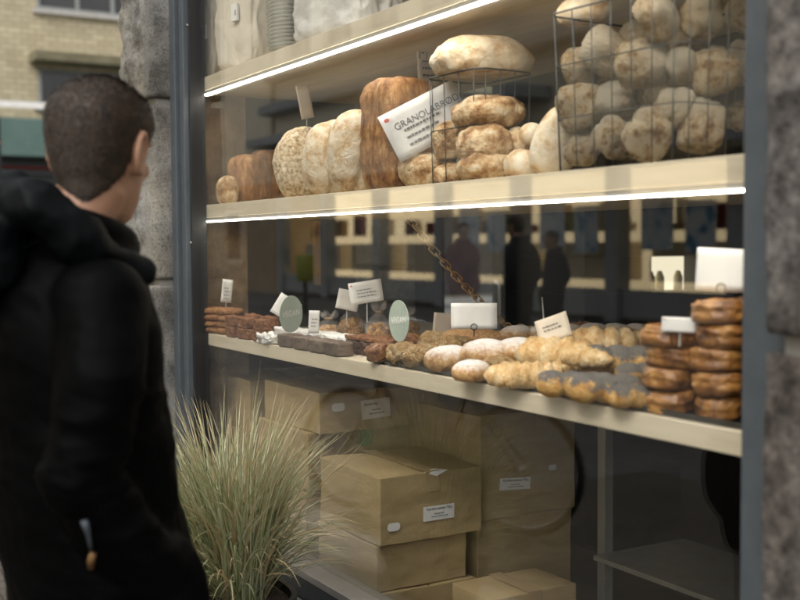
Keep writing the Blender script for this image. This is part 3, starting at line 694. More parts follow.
# ------------------------------------------------------------------ middle shelf: loaves
ZMb = ZM+.001
def slash(p): return .10*math.exp(-((p.y)/.18)**2)*(-1)*max(0, p.z)
item('round_loaf', 'oat covered round loaf standing on edge, leftmost of the standing loaves', 'loaf', 'loaves standing on the middle shelf', blob(.075, .098, .122, .09, 14, 1, 5, 2.1, .1), M['crust_seed'], at_shelf(302, 1.55, ZMb), (0, 6, 4))
item('round_loaf', 'pale floury loaf standing on edge, directly right of the oat covered loaf', 'loaf', 'loaves standing on the middle shelf', blob(.065, .095, .121, .07, 8, 2, 5, 2.3, .1, ridges=lambda p: -.16*math.exp(-((p.y+.25)/.09)**2)*max(0, p.x+.4)), M['crust_pale'], at_shelf(331, 1.53, ZMb), (0, 8, 2))
item('round_loaf', 'pale floury loaf standing on edge, directly left of the tall brown loaf', 'loaf', 'loaves standing on the middle shelf', blob(.065, .095, .126, .07, 8, 3, 5, 2.3, .1, ridges=lambda p: -.18*math.exp(-((p.y+.1-.2*p.z)/.08)**2)*max(0, p.x+.4)), M['crust_pale'], at_shelf(357, 1.52, ZMb), (0, 9, -4))
item('tall_loaf', 'tall brown brick shaped loaf standing on end left of the granola bread card', 'loaf', 'loaves standing on the middle shelf', blob(.085, .086, .150, .07, 16, 4, 5, 5, .03), M['crust_tall'], at_shelf(399, 1.52, ZMb), (0, 1, 8))
item('tall_loaf', 'dark brown loaf half hidden behind the tall brick shaped loaf', 'loaf', 'loaves standing on the middle shelf', blob(.08, .08, .17, .05, 9, 5, 4, 5, .03), M['crust_tall'], at_shelf(424, 1.76, ZMb), (0, 2, 12))
item('small_loaf', 'small brown loaf lying alone at the far left end of the middle shelf', 'loaf', None, blob(.05, .034, .055, .08, 12, 6, 4, 2.4, .2), M['crust_dark'], at_shelf(228, 1.475, ZMb), (0, 0, 10))
item('tin_loaf', 'dim brown tin loaf standing at the back, directly left of the oat covered loaf', 'loaf', None, blob(.06, .07, .105, .06, 16, 7, 5, 4.5, .05), M['crust_tall'], at_shelf(270, 1.68, ZMb), (0, 3, 10))
item('tin_loaf', 'dim brown tin loaf standing at the back, right of the small lone loaf', 'loaf', None, blob(.06, .07, .092, .06, 16, 8, 5, 4.2, .05), M['crust_tall'], at_shelf(251, 1.585, ZMb), (0, -2, 24))
price_card('small tilted buff card above the oat covered loaf', 305, 102, 1.60, 15, 33, -12, 30, 'paper_beige', rows=0, stick=.17)
price_card('buff handwritten card behind the tall brown loaf, left of the round boule', 428, 63, 1.72, 26, 46, -3, 35, 'paper_beige', rows=3, text=('M M', .045, (-.034, -.0012, .012)), stick=.2)
g = price_card('large white granola bread card tilted against the wire basket', 426, 121, 1.49, 84, 50, -27, 8, 'paper', rows=3, text=('GRANOLABRØD', .0245, (-.080, -.0012, .012)), red=True)
item('flat_loaf', 'flat floury bun lying under the granola bread card', 'loaf', None, blob(.075, .062, .048, .12, 10, 11, 4, 2.2, .2), M['crust_dark'], at_shelf(425, 1.51, ZMb), (0, 0, 15))

def basket(label, cx, cy, a, b_, h, nx, ny, nz, group='wire baskets on the middle shelf'):
    bm = bmesh.new(); r = .0013; tp = 1.06
    def ring(t): 
        k = 1+(tp-1)*t; A, B = a/2*k, b_/2*k; z = t*h+.002
        c = .02; return [(-A+c, -B, z), (A-c, -B, z), (A, -B+c, z), (A, B-c, z), (A-c, B, z), (-A+c, B, z), (-A, B-c, z), (-A, -B+c, z)]
    for i in range(nz+1): tube(bm, ring(i/nz), r*(1.7 if i in (0, nz) else 1), 6, close=True)
    for i in range(nx+1):
        u = -1+2*i/nx
        for sgn in (-1, 1): tube(bm, [(u*(a/2-.02), sgn*b_/2, .002), (u*(a/2*tp-.02), sgn*b_/2*tp, h)], r, 6)
        tube(bm, [(u*(a/2-.02), -b_/2, .002), (u*(a/2-.02), b_/2, .002)], r, 6)
    for i in range(ny+1):
        u = -1+2*i/ny
        for sgn in (-1, 1): tube(bm, [(sgn*a/2, u*(b_/2-.02), .002), (sgn*a/2*tp, u*(b_/2*tp-.02), h)], r, 6)
    return item('wire_basket', label, 'basket', group, bm, M['wire'], (cx, cy, ZM+.001), (0, 0, 3))
p1 = at_shelf(480, 1.575, ZM); b1h = .265
basket('smaller square wire basket with a round boule lying on its rim', p1.x, p1.y, .21, .165, b1h, 3, 3, 2)
bl = blob(.128, .098, .066, .13, 9, 12, 5, 2.1, .55, ridges=lambda p: -.16*math.exp(-(p.y/.16)**2)*max(0, p.z))
item('boule', 'large round pale boule lying on top of the smaller wire basket', 'loaf', None, bl, M['crust_pale'], (p1.x+.008, p1.y, ZM+b1h+.002), (0, 0, 60))
for i, (x, y, Y, w_, h_, lab) in enumerate([
    (450, 137, 1.53, 34, 44, 'rustic bread piece at the left side inside the smaller wire basket'),
    (488, 110, 1.56, 74, 38, 'dark crusted bread piece topmost inside the smaller wire basket'),
    (484, 140, 1.53, 58, 42, 'rustic bread piece in the middle of the smaller wire basket'),
    (488, 166, 1.53, 66, 32, 'dark flat bread piece at the bottom of the smaller wire basket'),
    (452, 172, 1.53, 36, 24, 'pale bread end at the bottom left of the smaller wire basket')]):
    p = atY(x, y, Y); s = px(p); p.z = max(ZM+.004, p.z-h_*s/2)
    item('bread_piece', lab, 'bread', 'bread pieces in the smaller wire basket', blob(w_*s*.5, w_*s*.46, h_*s*.5, .2, 13, 20+i, 4, 2.2, .25), M['crust_dark'], p, (random.uniform(-8, 8), random.uniform(-8, 8), random.uniform(0, 90)))
for i, (x, y, Y, w_, h_, ry_, lab, m) in enumerate([
    (522, 160, 1.50, 36, 34, 0, 'small pale bun with two dark holes between the two wire baskets', 'crust_pale'),
    (532, 131, 1.58, 26, 26, 0, 'small pale bun behind the slanting loaf between the baskets', 'crust_pale'),
    (517, 140, 1.60, 30, 40, 0, 'brown bun half hidden right of the smaller wire basket', 'crust_dark')]):
    p = atY(x, y, Y); s = px(p); p.z = ZM+.002 if i == 0 else p.z-h_*s/2
    item('small_bun', lab, 'bread', 'small buns between the baskets', blob(w_*s*.5, w_*s*.5, h_*s*.5, .12, 9, 30+i, 4), M[m], p, (0, 0, random.uniform(0, 90)))
p = atY(543, 140, 1.495); s = px(p); p.z = ZM+.002
item('slanting_loaf', 'long pale loaf leaning upright against the large wire basket', 'loaf', None, blob(.036, .06, .087, .07, 7, 40, 4, 2.3, .15), M['crust_pale'], p, (-22, 12, 0))

c2 = atY(672, 150, 1.465)
B2 = (c2.x-.19, 1.465+.15)
basket('large tall wire basket full of floury rolls at the right end of the middle shelf', B2[0]+.015, B2[1], .35, .29, .325, 6, 5, 3)
rolls = [  # px x, px y, width, height, Y or None = against the +X side, row word, ordinal
 (584, 149, 34, 34, 1.53, 'bottom row', 'first'), (612, 135, 37, 37, 1.53, 'bottom row', 'second'), (648, 132, 43, 52, 1.515, 'bottom row', 'third'), (701, 125, 45, 50, 0, 'bottom row', 'fourth'), (742, 116, 30, 36, 0, 'bottom row', 'fifth'),
 (583, 106, 43, 48, 1.53, 'second row', 'first'), (615, 99, 34, 38, 1.56, 'second row', 'second'), (674, 106, 42, 44, 0.03, 'second row', 'third'), (711, 71, 44, 62, 0, 'third row', 'fourth'),
 (582, 67, 38, 36, 1.55, 'third row', 'first'), (608, 53, 46, 54, 1.55, 'third row', 'second'), (645, 64, 48, 58, 1.53, 'third row', 'third'), (684, 66, 28, 42, .02, 'gap by third row', 'first'),
 (658, 16, 48, 40, 1.53, 'top row', 'first'), (704, 16, 46, 42, 0, 'top row', 'second'), (741, 16, 26, 38, 0, 'top row', 'third'), (742, 62, 30, 44, 0, 'third row', 'fifth')]
rvar = []
for i in range(7):
    rvar.append(mesh_of(blob(.5, .44+.05*(i % 3), .5, .24, .95, 50+i, 4, 2.3+.35*(i % 4), .14, ridges=[lambda p: -.14*math.exp(-((p.x-p.z*.3)/.10)**2), lambda p: -.18*math.exp(-(p.x/.12)**2)*max(0, p.z), lambda p: -.16*math.exp(-((p.y+.1)/.10)**2)*max(0, p.z)][i % 3]), 'roll'))
for i, (x, y, w_, h_, Y, row, nth) in enumerate(rolls):
    if Y >= 1: p = atY(x, y, Y)
    else: p = atX(x, y, c2.x-.05-Y)
    s = px(p); p.z -= h_*s/2
    o = item('floury_roll', 'floury roll, %s of the large wire basket, %s from left' % (row, nth), 'bread roll', 'rolls in the large wire basket', rvar[i % 7], M['crust_roll'], p)
    o.scale = (w_*s*1.02, w_*s*1.02, h_*s*1.02); o.location.z += h_*s/2; rv = o.rotation_euler = (rad(random.uniform(-75, 75)), rad(random.uniform(-75, 75)), rad(random.uniform(0, 360)))
    from mathutils import Euler
    o.location -= Euler(rv).to_matrix() @ V((0, 0, h_*s*.5))
    o.location.z = max(o.location.z, ZM+.01) if row != 'bottom row' else o.location.z
    # a hidden-side neighbour deeper in the basket so that the fill has depth
for i, (x, y, Y, w_) in enumerate([(600, 120, 1.63, 40), (632, 100, 1.65, 42), (660, 90, 1.66, 40), (600, 75, 1.66, 40), (640, 40, 1.66, 44), (625, 140, 1.64, 40), (690, 30, 1.68, 40)]):
    p = atY(x, y, Y); s = px(p); p.z -= w_*s/2
    o = item('floury_roll', 'floury roll at the back of the large wire basket, half hidden behind the front ones', 'bread roll', 'rolls in the large wire basket', rvar[i % 7], M['crust_roll'], p); o.scale = (w_*s,)*3; o.rotation_euler.z = i
p = atY(576, 6, 1.55); s = px(p)
item('floury_roll', 'pale long roll lying on the left rim of the large wire basket', 'bread roll', 'rolls in the large wire basket', blob(.06, .05, .035, .1, 8, 70, 4), M['crust_pale'], (p.x, p.y+.02, ZM+.327), (0, 0, 20))

# ------------------------------------------------------------------ bottom shelf, left: cookies, cakes, granola
ZLb = ZL+.001
def cookie(seed):
    b = blob(.046, .046, .0150, .06, 20, seed, 4, 2.6, .25)
    for v in b.verts: v.co += v.normal*.0022*fbm(v.co+V((seed, 0, 0)), 90)
    return mesh_of(b, 'cookie')
ck = [cookie(i) for i in range(3)]
for si, (x, Y, n, w_) in enumerate([(206.5, 1.452, 4, 'leftmost'), (217, 1.466, 4, 'middle'), (230, 1.484, 4, 'rightmost')]):
    p = at_shelf(x, Y, ZLb)
    for k in range(n):
        o = item('oat_cookie', 'brown oat cookie, number %s from the bottom of the %s cookie stack' % (['one', 'two', 'three', 'four', 'five'][k], w_), 'cookie', 'stacked oat cookies', ck[k % 3], M['cookie'], p+V((random.uniform(-.004, .004), random.uniform(-.003, .003), k*.0226)), (0, 0, random.uniform(0, 360)))
def cake(a, b_, h, seed, amp=.004):
    bm = bmesh.new(); bmesh.ops.create_cube(bm, size=1); bmesh.ops.subdivide_edges(bm, edges=bm.edges[:], cuts=14, use_grid_fill=True)
    for v in bm.verts:
        q = v.co*2; n = (abs(q.x)**9+abs(q.y)**9+abs(q.z)**9)**(-1/9); q = q*min(1, n)
        v.co = V((q.x*a/2, q.y*b_/2, (q.z+1)/2*h)); v.co += V((q.x, q.y, max(q.z, 0)))*amp*fbm(v.co+V((seed, seed, 0)), 60, 3)
    return mesh_of(bm, 'cake')
br = [cake(.085, .038, .036, i) for i in range(3)]
for i, (x, nm) in enumerate([(233, 'left'), (246, 'middle'), (261, 'right')]):
    for k in range(2):
        item('brown_cake_bar', 'brown cake bar in the front row, %s %s one beside the cookie stacks' % (['lower', 'upper'][k], nm), 'cake', 'brown cake bars beside the cookies', br[(i+k) % 3], M['brownie'], at_shelf(x, 1.447+.003*k, ZLb+k*.0368), (0, 0, random.uniform(-4, 4)))
for i, (x, nm) in enumerate([(252, 'left'), (268, 'right')]):
    for k in range(2):
        item('brown_cake_bar', 'brown cake bar in the back row, %s %s one behind the front bars' % (['lower', 'upper'][k], nm), 'cake', 'brown cake bars beside the cookies', br[k], M['brownie'], at_shelf(x, 1.53, ZLb+k*.0372), (0, 0, random.uniform(-8, 8)))
price_card('small narrow white card standing above the cookie stacks', 227, 291, 1.50, 11, 23, 7, 20, rows=4, stick=.06)
cb = [cake(.098, .055, .040, 10+i, .002) for i in range(2)]
it = item('iced_cake', 'crumbly white iced cake at the left front of the chocolate bars', 'cake', 'white iced cakes', cake(.1, .06, .028, 13, .012), M['icing'], at_shelf(270, 1.452, ZLb), (0, 0, 3))
for i, (x, nm) in enumerate([(290, 'first'), (306, 'second'), (322, 'third'), (338, 'fourth')]):
    item('chocolate_bar', 'grey brown chocolate coated bar, %s from the left in its row' % nm, 'cake', 'chocolate coated bars', cb[i % 2], M['choc'], at_shelf(x, 1.453, ZLb), (0, 0, random.uniform(-2, 2)))
for i, (x, nm) in enumerate([(288, 'first'), (306, 'second'), (323, 'third'), (339, 'fourth'), (354, 'fifth')]):
    item('iced_cake', 'flat white iced cake behind the chocolate bars, %s from the left' % nm, 'cake', 'white iced cakes', cake(.10, .07, .044, 14+i, .004), M['icing'], at_shelf(x, 1.545, ZLb), (0, 0, random.uniform(-2, 2)))
for i, (x, nm) in enumerate([(361, 'left'), (376, 'middle'), (390, 'right')]):
    o = empty('layer_cake', at_shelf(x, 1.54, ZLb)); tag(o, 'dark chocolate cake bar with an orange brown top, %s of three' % nm, 'cake', 'dark cake bars with brown tops')
    link('cake_body', cake(.09, .07, .040, 20+i), M['choc_dark'], o); t = link('cake_top', cake(.088, .068, .012, 24+i, .003), M['brownie'], o); t.location.z = .0405
for i, (x, Y, nm) in enumerate([(418, 1.80, 'right'), (398, 1.80, 'left')]):
    b = bmesh.new(); nR = 40
    loft(b, [[(r*math.cos(t)*(1+.02*math.cos(14*t)), r*math.sin(t)*(1+.02*math.cos(14*t)), z) for t in [2*math.pi*j/nR for j in range(nR)]] for r, z in ((.045, 0), (.060, .026), (.062, .03), (.052, .03), (.048, .022), (.01, .024))])
    item('flat_tart', 'flat golden tart behind the %s round sign, %s of the two' % ('sage', nm), 'tart', 'flat golden tarts', b, M['tart'], at_shelf(x, Y, ZLb))
item('wood_board', 'plain wooden serving board under the golden tarts', 'board', None, boxbm(-.28, .25, -.02, .02, 0, .016, .002), M['wood'], at_shelf(412, 1.62, ZLb))
# granola in clear bags
def granola_bag(label, x, Y, w_, h_, seed, tie=True):
    p = at_shelf(x, Y, ZLb); o = empty('granola_bag', p, seed*.7); tag(o, label, 'granola bag', 'clear bags of granola')
    b = blob(w_*.46, w_*.42, h_*.42, .22, 24, seed, 5, 2.3, .1)
    for v in b.verts: v.co += v.normal*.006*fbm(v.co+V((seed, 0, 0)), 75, 3)
    obj('granola', b, M['granola'], o, True)
    b = bmesh.new(); n = 36; rings = []
    for z, k in ((0, .47), (h_*.2, .53), (h_*.5, .53), (h_*.78, .48), (h_*1.0, .30), (h_*1.18, .10), (h_*1.24, .08), (h_*1.34, .20), (h_*1.5, .34)):
        rings.append([(w_*k*math.cos(t)*(1+.10*math.sin(7*t+seed+z*40)), w_*k*.92*math.sin(t)*(1+.10*math.cos(6*t+z*50)), z+(.012*math.sin(5*t) if z > h_*1.3 else 0)) for t in [2*math.pi*j/n for j in range(n)]])
    vr = loft(b, rings); obj('clear_wrapper', b, M['plastic'], o, True)
    b = bmesh.new(); tube(b, [(w_*.09*math.cos(t), w_*.09*math.sin(t), h_*1.21) for t in [i*.7 for i in range(9)]], .003, 5, close=True); obj('tie', b, M['wood_batten'], o)
granola_bag('clear bag of granola left of the tilted white card, tied at the top', 352, 1.76, .085, .085, 1)
granola_bag('clear bag of granola right under the tilted white card', 378, 1.72, .082, .085, 2)
granola_bag('clear bag of granola half hidden behind the sage sign on the right', 408, 1.98, .08, .06, 3)
granola_bag('clear bag with brown contents behind the small upright white tag', 328, 1.66, .10, .06, 4)
price_card('white printed card with a red mark above the granola bags', 366, 292, 1.64, 34, 22, -8, 12, 'paper', rows=3, red=True, stick=.07)
price_card('plain buff card leaning left of the printed card over the granola', 348, 300, 1.70, 22, 20, 12, 0, 'paper', rows=0, stick=.06)
price_card('white card turned diagonally behind the VEGAN sign', 286, 308, 1.56, 24, 22, 32, 0, 'paper', rows=0, stick=.07)
price_card('small upright white tag standing among the iced cakes', 314, 322, 1.49, 11, 23, 3, 12, 'paper', rows=3, stick=.012)
def round_sign(label, x, y, Y, wpx, hpx, text, turn, stick):
    p = atY(x, y, Y); s = px(p); o = empty('round_sign', p); tag(o, label, 'sign', 'sage round signs')
    d = CAM-p; o.rotation_euler.z = math.atan2(d.y, d.x)+math.pi/2+rad(turn); o.rotation_euler.y = rad(-4)
    r = hpx*s/2; b = bmesh.new(); n = 48
    loft(b, [[(r*math.cos(t), y_, r*math.sin(t)) for t in [2*math.pi*j/n for j in range(n)]] for y_ in (-.0012, .0012)]); obj('disc', b, M['sage'], o)
    lettering(o, text, r*.46, (0, -.0016, -r*.12), M['paper'], align='CENTER')
    b = bmesh.new(); tube(b, [(0, .003, -r*.4), (0, .003, -r-stick)], .0016, 6); obj('stick', b, M['clear'], o)
round_sign('sage green round VEGAN sign on a stick above the iced cake', 291, 314, 1.465, 21, 37, 'VEGAN', 52, .028)
round_sign('sage green round VEGAN sign on a stick, right of the dark cakes', 399, 321, 1.52, 16, 42, 'VEGAN', -62, .02)

# ------------------------------------------------------------------ bottom shelf, middle: pastries on a black tray
def tray(label, x0, x1, y0, y1):
    b = bmesh.new(); z = 0
    loft(b, [[(a, c, zz) for a, c in ((x0+i, y0+i), (x1-i, y0+i), (x1-i, y1-i), (x0+i, y1-i))] for i, zz in ((.006, 0), (0, .012), (.004, .012), (.009, .003))])
    o = obj('baking_tray', b, M['tray']); o.location.z = ZLb; return tag(o, label, 'tray', 'black trays on the bottom shelf')
tray('long black baking tray under the croissants and poppy twists', -2.62, -1.63, 1.436, 2.2)
tray('black baking tray under the stacked cinnamon buns', -1.615, -1.15, 1.436, 1.75)
ZT2 = ZLb+.0045
def croissant(L, r, bend, seed):
    bm = bmesh.new(); n, k = 64, 20; rings = []
    for i in range(n+1):
        t = -1+2*i/n; a = t*bend; R_ = L/2/max(.2, math.sin(bend))
        c = V((R_*math.sin(a), R_*(math.cos(a)-1)*-1, 0)); seg = (t*3.5) % 1
        rr = r*max(.05, (1-abs(t)**2.3))**.62*(.90+.27*(1-abs(2*seg-1))**.6)
        tang = V((math.cos(a), math.sin(a), 0)); nr = V((-tang.y, tang.x, 0))
        ring = []
        for j in range(k):
            u = 2*math.pi*j/k; d = nr*math.cos(u)+V((0, 0, 1))*math.sin(u)*.86
            p = c+d*rr; p += d*rr*.14*fbm(p+V((seed, 0, seed)), 45, 3); ring.append(p)
        rings.append(ring)
    loft(bm, rings); z0 = min(v.co.z for v in bm.verts)
    for v in bm.verts:
        if v.co.z < z0*.55: v.co.z = z0*.55+(v.co.z-z0*.55)*.15
    z0 = min(v.co.z for v in bm.verts)
    for v in bm.verts: v.co.z -= z0
    return mesh_of(bm, 'croissant')
cro = [croissant(1, .21, .5, 1), croissant(1, .20, .35, 5), croissant(1, .19, .6, 9)]
def pastry(name, label, cat, group, me, m, x, y, wpx, zb, rz, ratio=1, mesh_w=1.0, tilt=(0, 0)):
    """x, y: picture point of the pastry's middle; its base stands at zb"""
    p = atZ(x, y, zb+.02); s = px(p); p.z = zb; p.y += .022; p.x -= .006
    o = item(name, label, cat, group, me, M[m], p, (tilt[0], tilt[1], rz)); k = wpx*s/mesh_w*1.2; o.scale = (k, k*ratio, k); return o
G = 'croissants on the black tray'
pastry('croissant', 'golden croissant at the front edge of the black tray, left of the poppy twists', 'croissant', G, cro[0], 'croissant', 514, 380, 66, ZT2, 40)
pastry('croissant', 'large golden croissant lying right behind the front croissant', 'croissant', G, cro[1], 'croissant', 556, 364, 92, ZT2+.018, 28)
pastry('croissant', 'golden croissant resting across the back, below the counter guard', 'croissant', G, cro[2], 'croissant', 598, 349, 84, ZT2+.045, 52)
pastry('croissant', 'golden croissant behind the powdered buns, left of the clear stick', 'croissant', G, cro[2], 'croissant', 540, 350, 60, ZT2+.04, 20)
pastry('croissant', 'golden croissant at the far back, beside the curled cinnamon bun', 'croissant', G, cro[0], 'croissant', 642, 341, 46, ZT2+.045, 70)
def twist(L, r, seed):
    bm = bmesh.new()
    for i in range(3): ball(bm, ((-.3+.3*i)*L, (.02 if i % 2 else -.02), r*.8), (L*.215, r*1.3, r*.85), 3, Matrix.Rotation(.85, 4, 'Z'))
    me = fuse(bm, .022, 2); 
    return me
pastry('croissant', 'small golden croissant lying on top of the middle of the heap', 'croissant', G, cro[1], 'croissant', 578, 358, 52, ZT2+.05, 15)
pastry('croissant', 'golden croissant tucked between the front poppy twists and the large one', 'croissant', G, cro[2], 'croissant', 536, 372, 52, ZT2+.012, 62)
tw = [twist(1, .24, 1), twist(1, .27, 2)]
G = 'poppy seed twists on the black tray'
for i, (x, y, w_, z, rz, lab) in enumerate([(566, 389, 58, 0, 38, 'poppy seed twist in the front row, leftmost of three'), (598, 394, 58, 0, 42, 'poppy seed twist in the front row, middle of three'), (632, 399, 50, 0, 50, 'poppy seed twist in the front row, next to the cinnamon buns'),
     (612, 368, 60, .026, 40, 'poppy seed twist in the second row, behind the front ones'), (640, 375, 46, .026, 48, 'poppy seed twist in the second row, touching the cinnamon bun stack')]):
    pastry('poppy_twist', lab, 'pastry', G, tw[i % 2], 'poppy', x, y, w_, ZT2+z, rz)
G = 'icing sugar buns on the tray'
pw = [mesh_of(blob(.5, .48, .30, .10, 1.6, 80+i, 4, 2.1, .3), 'bun') for i in range(3)]
for i, (x, y, w_, z, lab) in enumerate([(443, 364, 42, 0, 'icing sugar dusted bun at the front left, right of the flaky pastries'), (480, 360, 46, .014, 'icing sugar dusted bun in the middle of the sugared ones'), (510, 356, 42, .022, 'icing sugar dusted bun farthest right, above the front croissant'), (465, 373, 34, 0, 'small icing sugar dusted bun at the very front of the tray')]):
    pastry('sugared_bun', lab, 'bun', G, pw[i % 3], 'sugar', x, y, w_, ZT2+z, 35+i*20)
G = 'flaky pastries on the tray'
pf = [mesh_of(blob(.5, .46, .38, .30, 2.4, 90+i, 4, 2.2, .25), 'puff') for i in range(3)]
for i, (x, y, w_, m, lab) in enumerate([(375, 355, 25, 'jam', 'dark red brown glazed pastry at the left end of the tray'), (396, 357, 27, 'puff', 'flaky golden pastry between the dark glazed one and another flaky one'), (415, 360, 30, 'puff', 'flaky golden pastry touching the sugared buns'), (400, 348, 26, 'puff', 'flaky pastry behind, under the right sage sign'), (428, 349, 30, 'puff', 'flaky pastry behind, under the buff card'), (493, 372, 30, 'puff', 'flaky pastry between the sugared buns and the front croissant'), (386, 349, 24, 'jam', 'dark glazed pastry behind the leftmost pastries of the tray'), (448, 352, 30, 'puff', 'flaky pastry between the large brown bun and the sugared buns'), (520, 346, 34, 'puff', 'flaky pastry behind the farthest sugared bun'), (575, 344, 36, 'puff', 'flaky pastry left of the croissant lying across the back'), (656, 356, 30, 'puff', 'golden flaky pastry leaning against the left cinnamon bun stack')]):
    pastry('flaky_pastry', lab, 'pastry', G, pf[i % 3], m, x, y, w_, ZT2, 25+i*35)
pastry('long_bun', 'large sugar crusted brown bun below the blank white card', 'bun', None, mesh_of(blob(.5, .3, .17, .1, 2, 95, 4), 'b'), 'longbun', 468, 342, 62, ZT2+.02, 45)
for i, (x, y, w_, lab) in enumerate([(512, 337, 30, 'first'), (538, 337, 30, 'second'), (563, 336, 30, 'third'), (588, 335, 30, 'fourth'), (612, 335, 30, 'fifth'), (634, 334, 28, 'sixth')]):
    pastry('round_bun', 'round brown bun in the very back row behind the croissants, %s from the left' % lab, 'bun', 'round buns at the back', pw[i % 3], 'longbun', x, y, w_, ZT2+.036, i*40)
price_card('blank white card with a wire ring above the large brown bun', 474, 316, 1.62, 46, 26, 0, 0, 'paper', rows=0, clip=True, stick=.03)
price_card('plain buff card standing left of the blank white card', 443, 327, 1.74, 22, 28, 6, 25, 'paper_beige', rows=0, stick=.05)
price_card('buff printed card leaning on a clear stick among the croissants', 553, 328, 1.60, 34, 26, -22, -20, 'paper_beige', rows=2, stick=.06, lean=-20)
b = bmesh.new(); p = atZ(546, 350, ZT2+.03); q = atY(542, 297, p.y); tube(b, [(0, 0, 0), (q.x-p.x, 0, (q.z-p.z)), ], [.0035, .002], 8)
item('clear_stick', 'clear plastic stick rising among the croissants', 'stick', None, b, M['clear'], p)

# cinnamon buns: a flat strip wound into a snail
def snail(seed):
    """a strip wound about three times: drum-shaped, the winding cut into top and side, its loose end lapping over the outside"""
    bm = bmesh.new(); bmesh.ops.create_icosphere(bm, subdivisions=5, radius=1); ph = seed*1.9
    for v in bm.verts:
        n = v.co.normalized(); k = (math.hypot(n.x, n.y)**5+abs(n.z)**5)**(-1/5); q = n*k
        r, a = math.hypot(q.x, q.y), math.atan2(q.y, q.x)
        w_ = ((a+ph)/(2*math.pi)) % 1
        gr = abs(((r*3.0-w_) % 1)-.5)*2                       # 1 at the groove between two turns
        top = max(0, min(1, (n.z-.25)/.4))
        R_ = 1+.09*(w_-.5)*min(1, r*1.5)                     # the outside grows with the turn and steps where the strip ends
        z = q.z*.0215-.0075*top*gr**4+.004*top*(1-r)
        rr = .0455*R_*(1+.05*fbm(V((math.cos(a), math.sin(a), z*20))*1.3+V((seed, 0, 0)), 1.5, 3))
        side = 1-abs(n.z); rr *= 1+.03*side*math.sin(z*260+a*1.0+seed)
        v.co = V((q.x*rr, q.y*rr, z+.0215)); v.co += n*.0022*fbm(v.co+V((seed, 0, 0)), 60, 3)
        v.co.z += .003*math.sin(a+seed)*r
    return mesh_of(bm, 'snail')
sn = [snail(i) for i in range(4)]
words = ['bottom', 'second from the bottom', 'third from the bottom', 'fourth from the bottom', 'topmost']
for x, Y, n, th, k, who in ((672, 1.487, 4, .0388, 1.12, 'left stack'), (721, 1.482, 5, .042, 1.0, 'right stack, under the big white card'), (757, 1.56, 5, .0425, 1.06, 'stack half hidden by the window frame')):
    p = at_shelf(x, Y, ZT2)
    for i in range(n):
        w_ = 'topmost' if i == n-1 else words[i]
        o = item('cinnamon_bun', 'brown cinnamon bun, %s in the %s' % (w_, who), 'cinnamon bun', 'stacked cinnamon buns', sn[(i+n) % 4], M['bun'], p+V((random.uniform(-.005, .005), random.uniform(-.005, .005), i*th)), (random.uniform(-6, 6), random.uniform(-6, 6), random.uniform(0, 360)), (k*random.uniform(.93, 1.07), k*random.uniform(.93, 1.07), 1))
price_card('large blank white card standing on top of the tallest cinnamon bun stack', 722, 270, 1.49, 50, 43, 3, 0, 'paper', rows=0, stick=.012, clip=True)
price_card('small flat white card with a red dot on top of the left bun stack', 680, 325, 1.452, 36, 15, 2, 0, 'paper', rows=0, red=True, stick=.03)

# ------------------------------------------------------------------ under the shelf: cardboard boxes
def carton(label, x0, x1, y0, y1, z0, z1, rz=0, lab=None, sticker=None, tape=True, green=False, group='cardboard boxes under the shelf', seed=0):
    cx, cy = (x0+x1)/2, (y0+y1)/2; o = empty('cardboard_box', (cx, cy, z0), rad(rz)); tag(o, label, 'cardboard box', group)
    hx, hy, h = (x1-x0)/2, (y1-y0)/2, z1-z0
    bm = boxbm(-hx, hx, -hy, hy, 0, h, .003); bmesh.ops.subdivide_edges(bm, edges=[e for e in bm.edges if e.calc_length() > .05], cuts=12, use_grid_fill=True)
    for v in bm.verts: v.co += v.normal*.0038*fbm(v.co+V((seed, seed, 0)), 8, 4)
    obj('carton_body', bm, M['card'], o)
    obj('flap_seam', boxbm(-hx+.002, hx-.002, -.0012, .0012, h-.001, h+.0028), M['card_edge'], o)
    if tape:
        t = obj('tape', boxbm(-hx-.0035, hx+.0035, -.024, .024, h+.003, h+.0036), M['tape_green' if green else 'tape'], o)
        b = boxbm(hx+.0031, hx+.0037, -.024, .024, h-.055, h+.0031); obj('tape_end', b, M['tape_green' if green else 'tape'], o)
    if lab:
        yy, zz, lw, lh, txt, rot = lab
        l = empty('shipping_label', (hx+.0035, yy, zz)); l.parent = o; l.rotation_euler = (rad(rot), 0, 0)
        obj('paper_label', boxbm(-.0006, .0006, -lw/2, lw/2, -lh/2, lh/2), M['paper'], l)
        if txt: lettering(l, txt, lw*.105, (.0009, -lw*.40, lh*.22), M['ink'], (90, 0, 90), bold=.00025)
        pl_ = print_lines(l, [(-lw*.14, lw*.16, -lh*.08, lh*.07), (-lw*.24, lw*.28, -lh*.27, lh*.07)], M['ink']); pl_.rotation_euler.z = rad(90)
    if sticker:
        yy, zz, r = sticker; b = bmesh.new()
        loft(b, [[(x, yy+r*k*1.25, zz+r*j*.72) for k, j in ((-1, -.5), (-.7, -1), (.7, -1), (1, -.5), (1, .5), (.7, 1), (-.7, 1), (-1, .5))] for x in (hx+.0029, hx+.0037)]); obj('round_sticker', b, M['paper'], o)
    return o
XD0, XD1 = -3.06, -2.685
cD = carton('large cardboard box on top at the front, with a white printed label and hexagon sticker', XD0, XD1, 1.50, 1.845, .628, .822, 0, lab=(.02, .075, .105, .042, 'Kardemomme Øko.', 0), sticker=(-.13, .052, .016), seed=1)
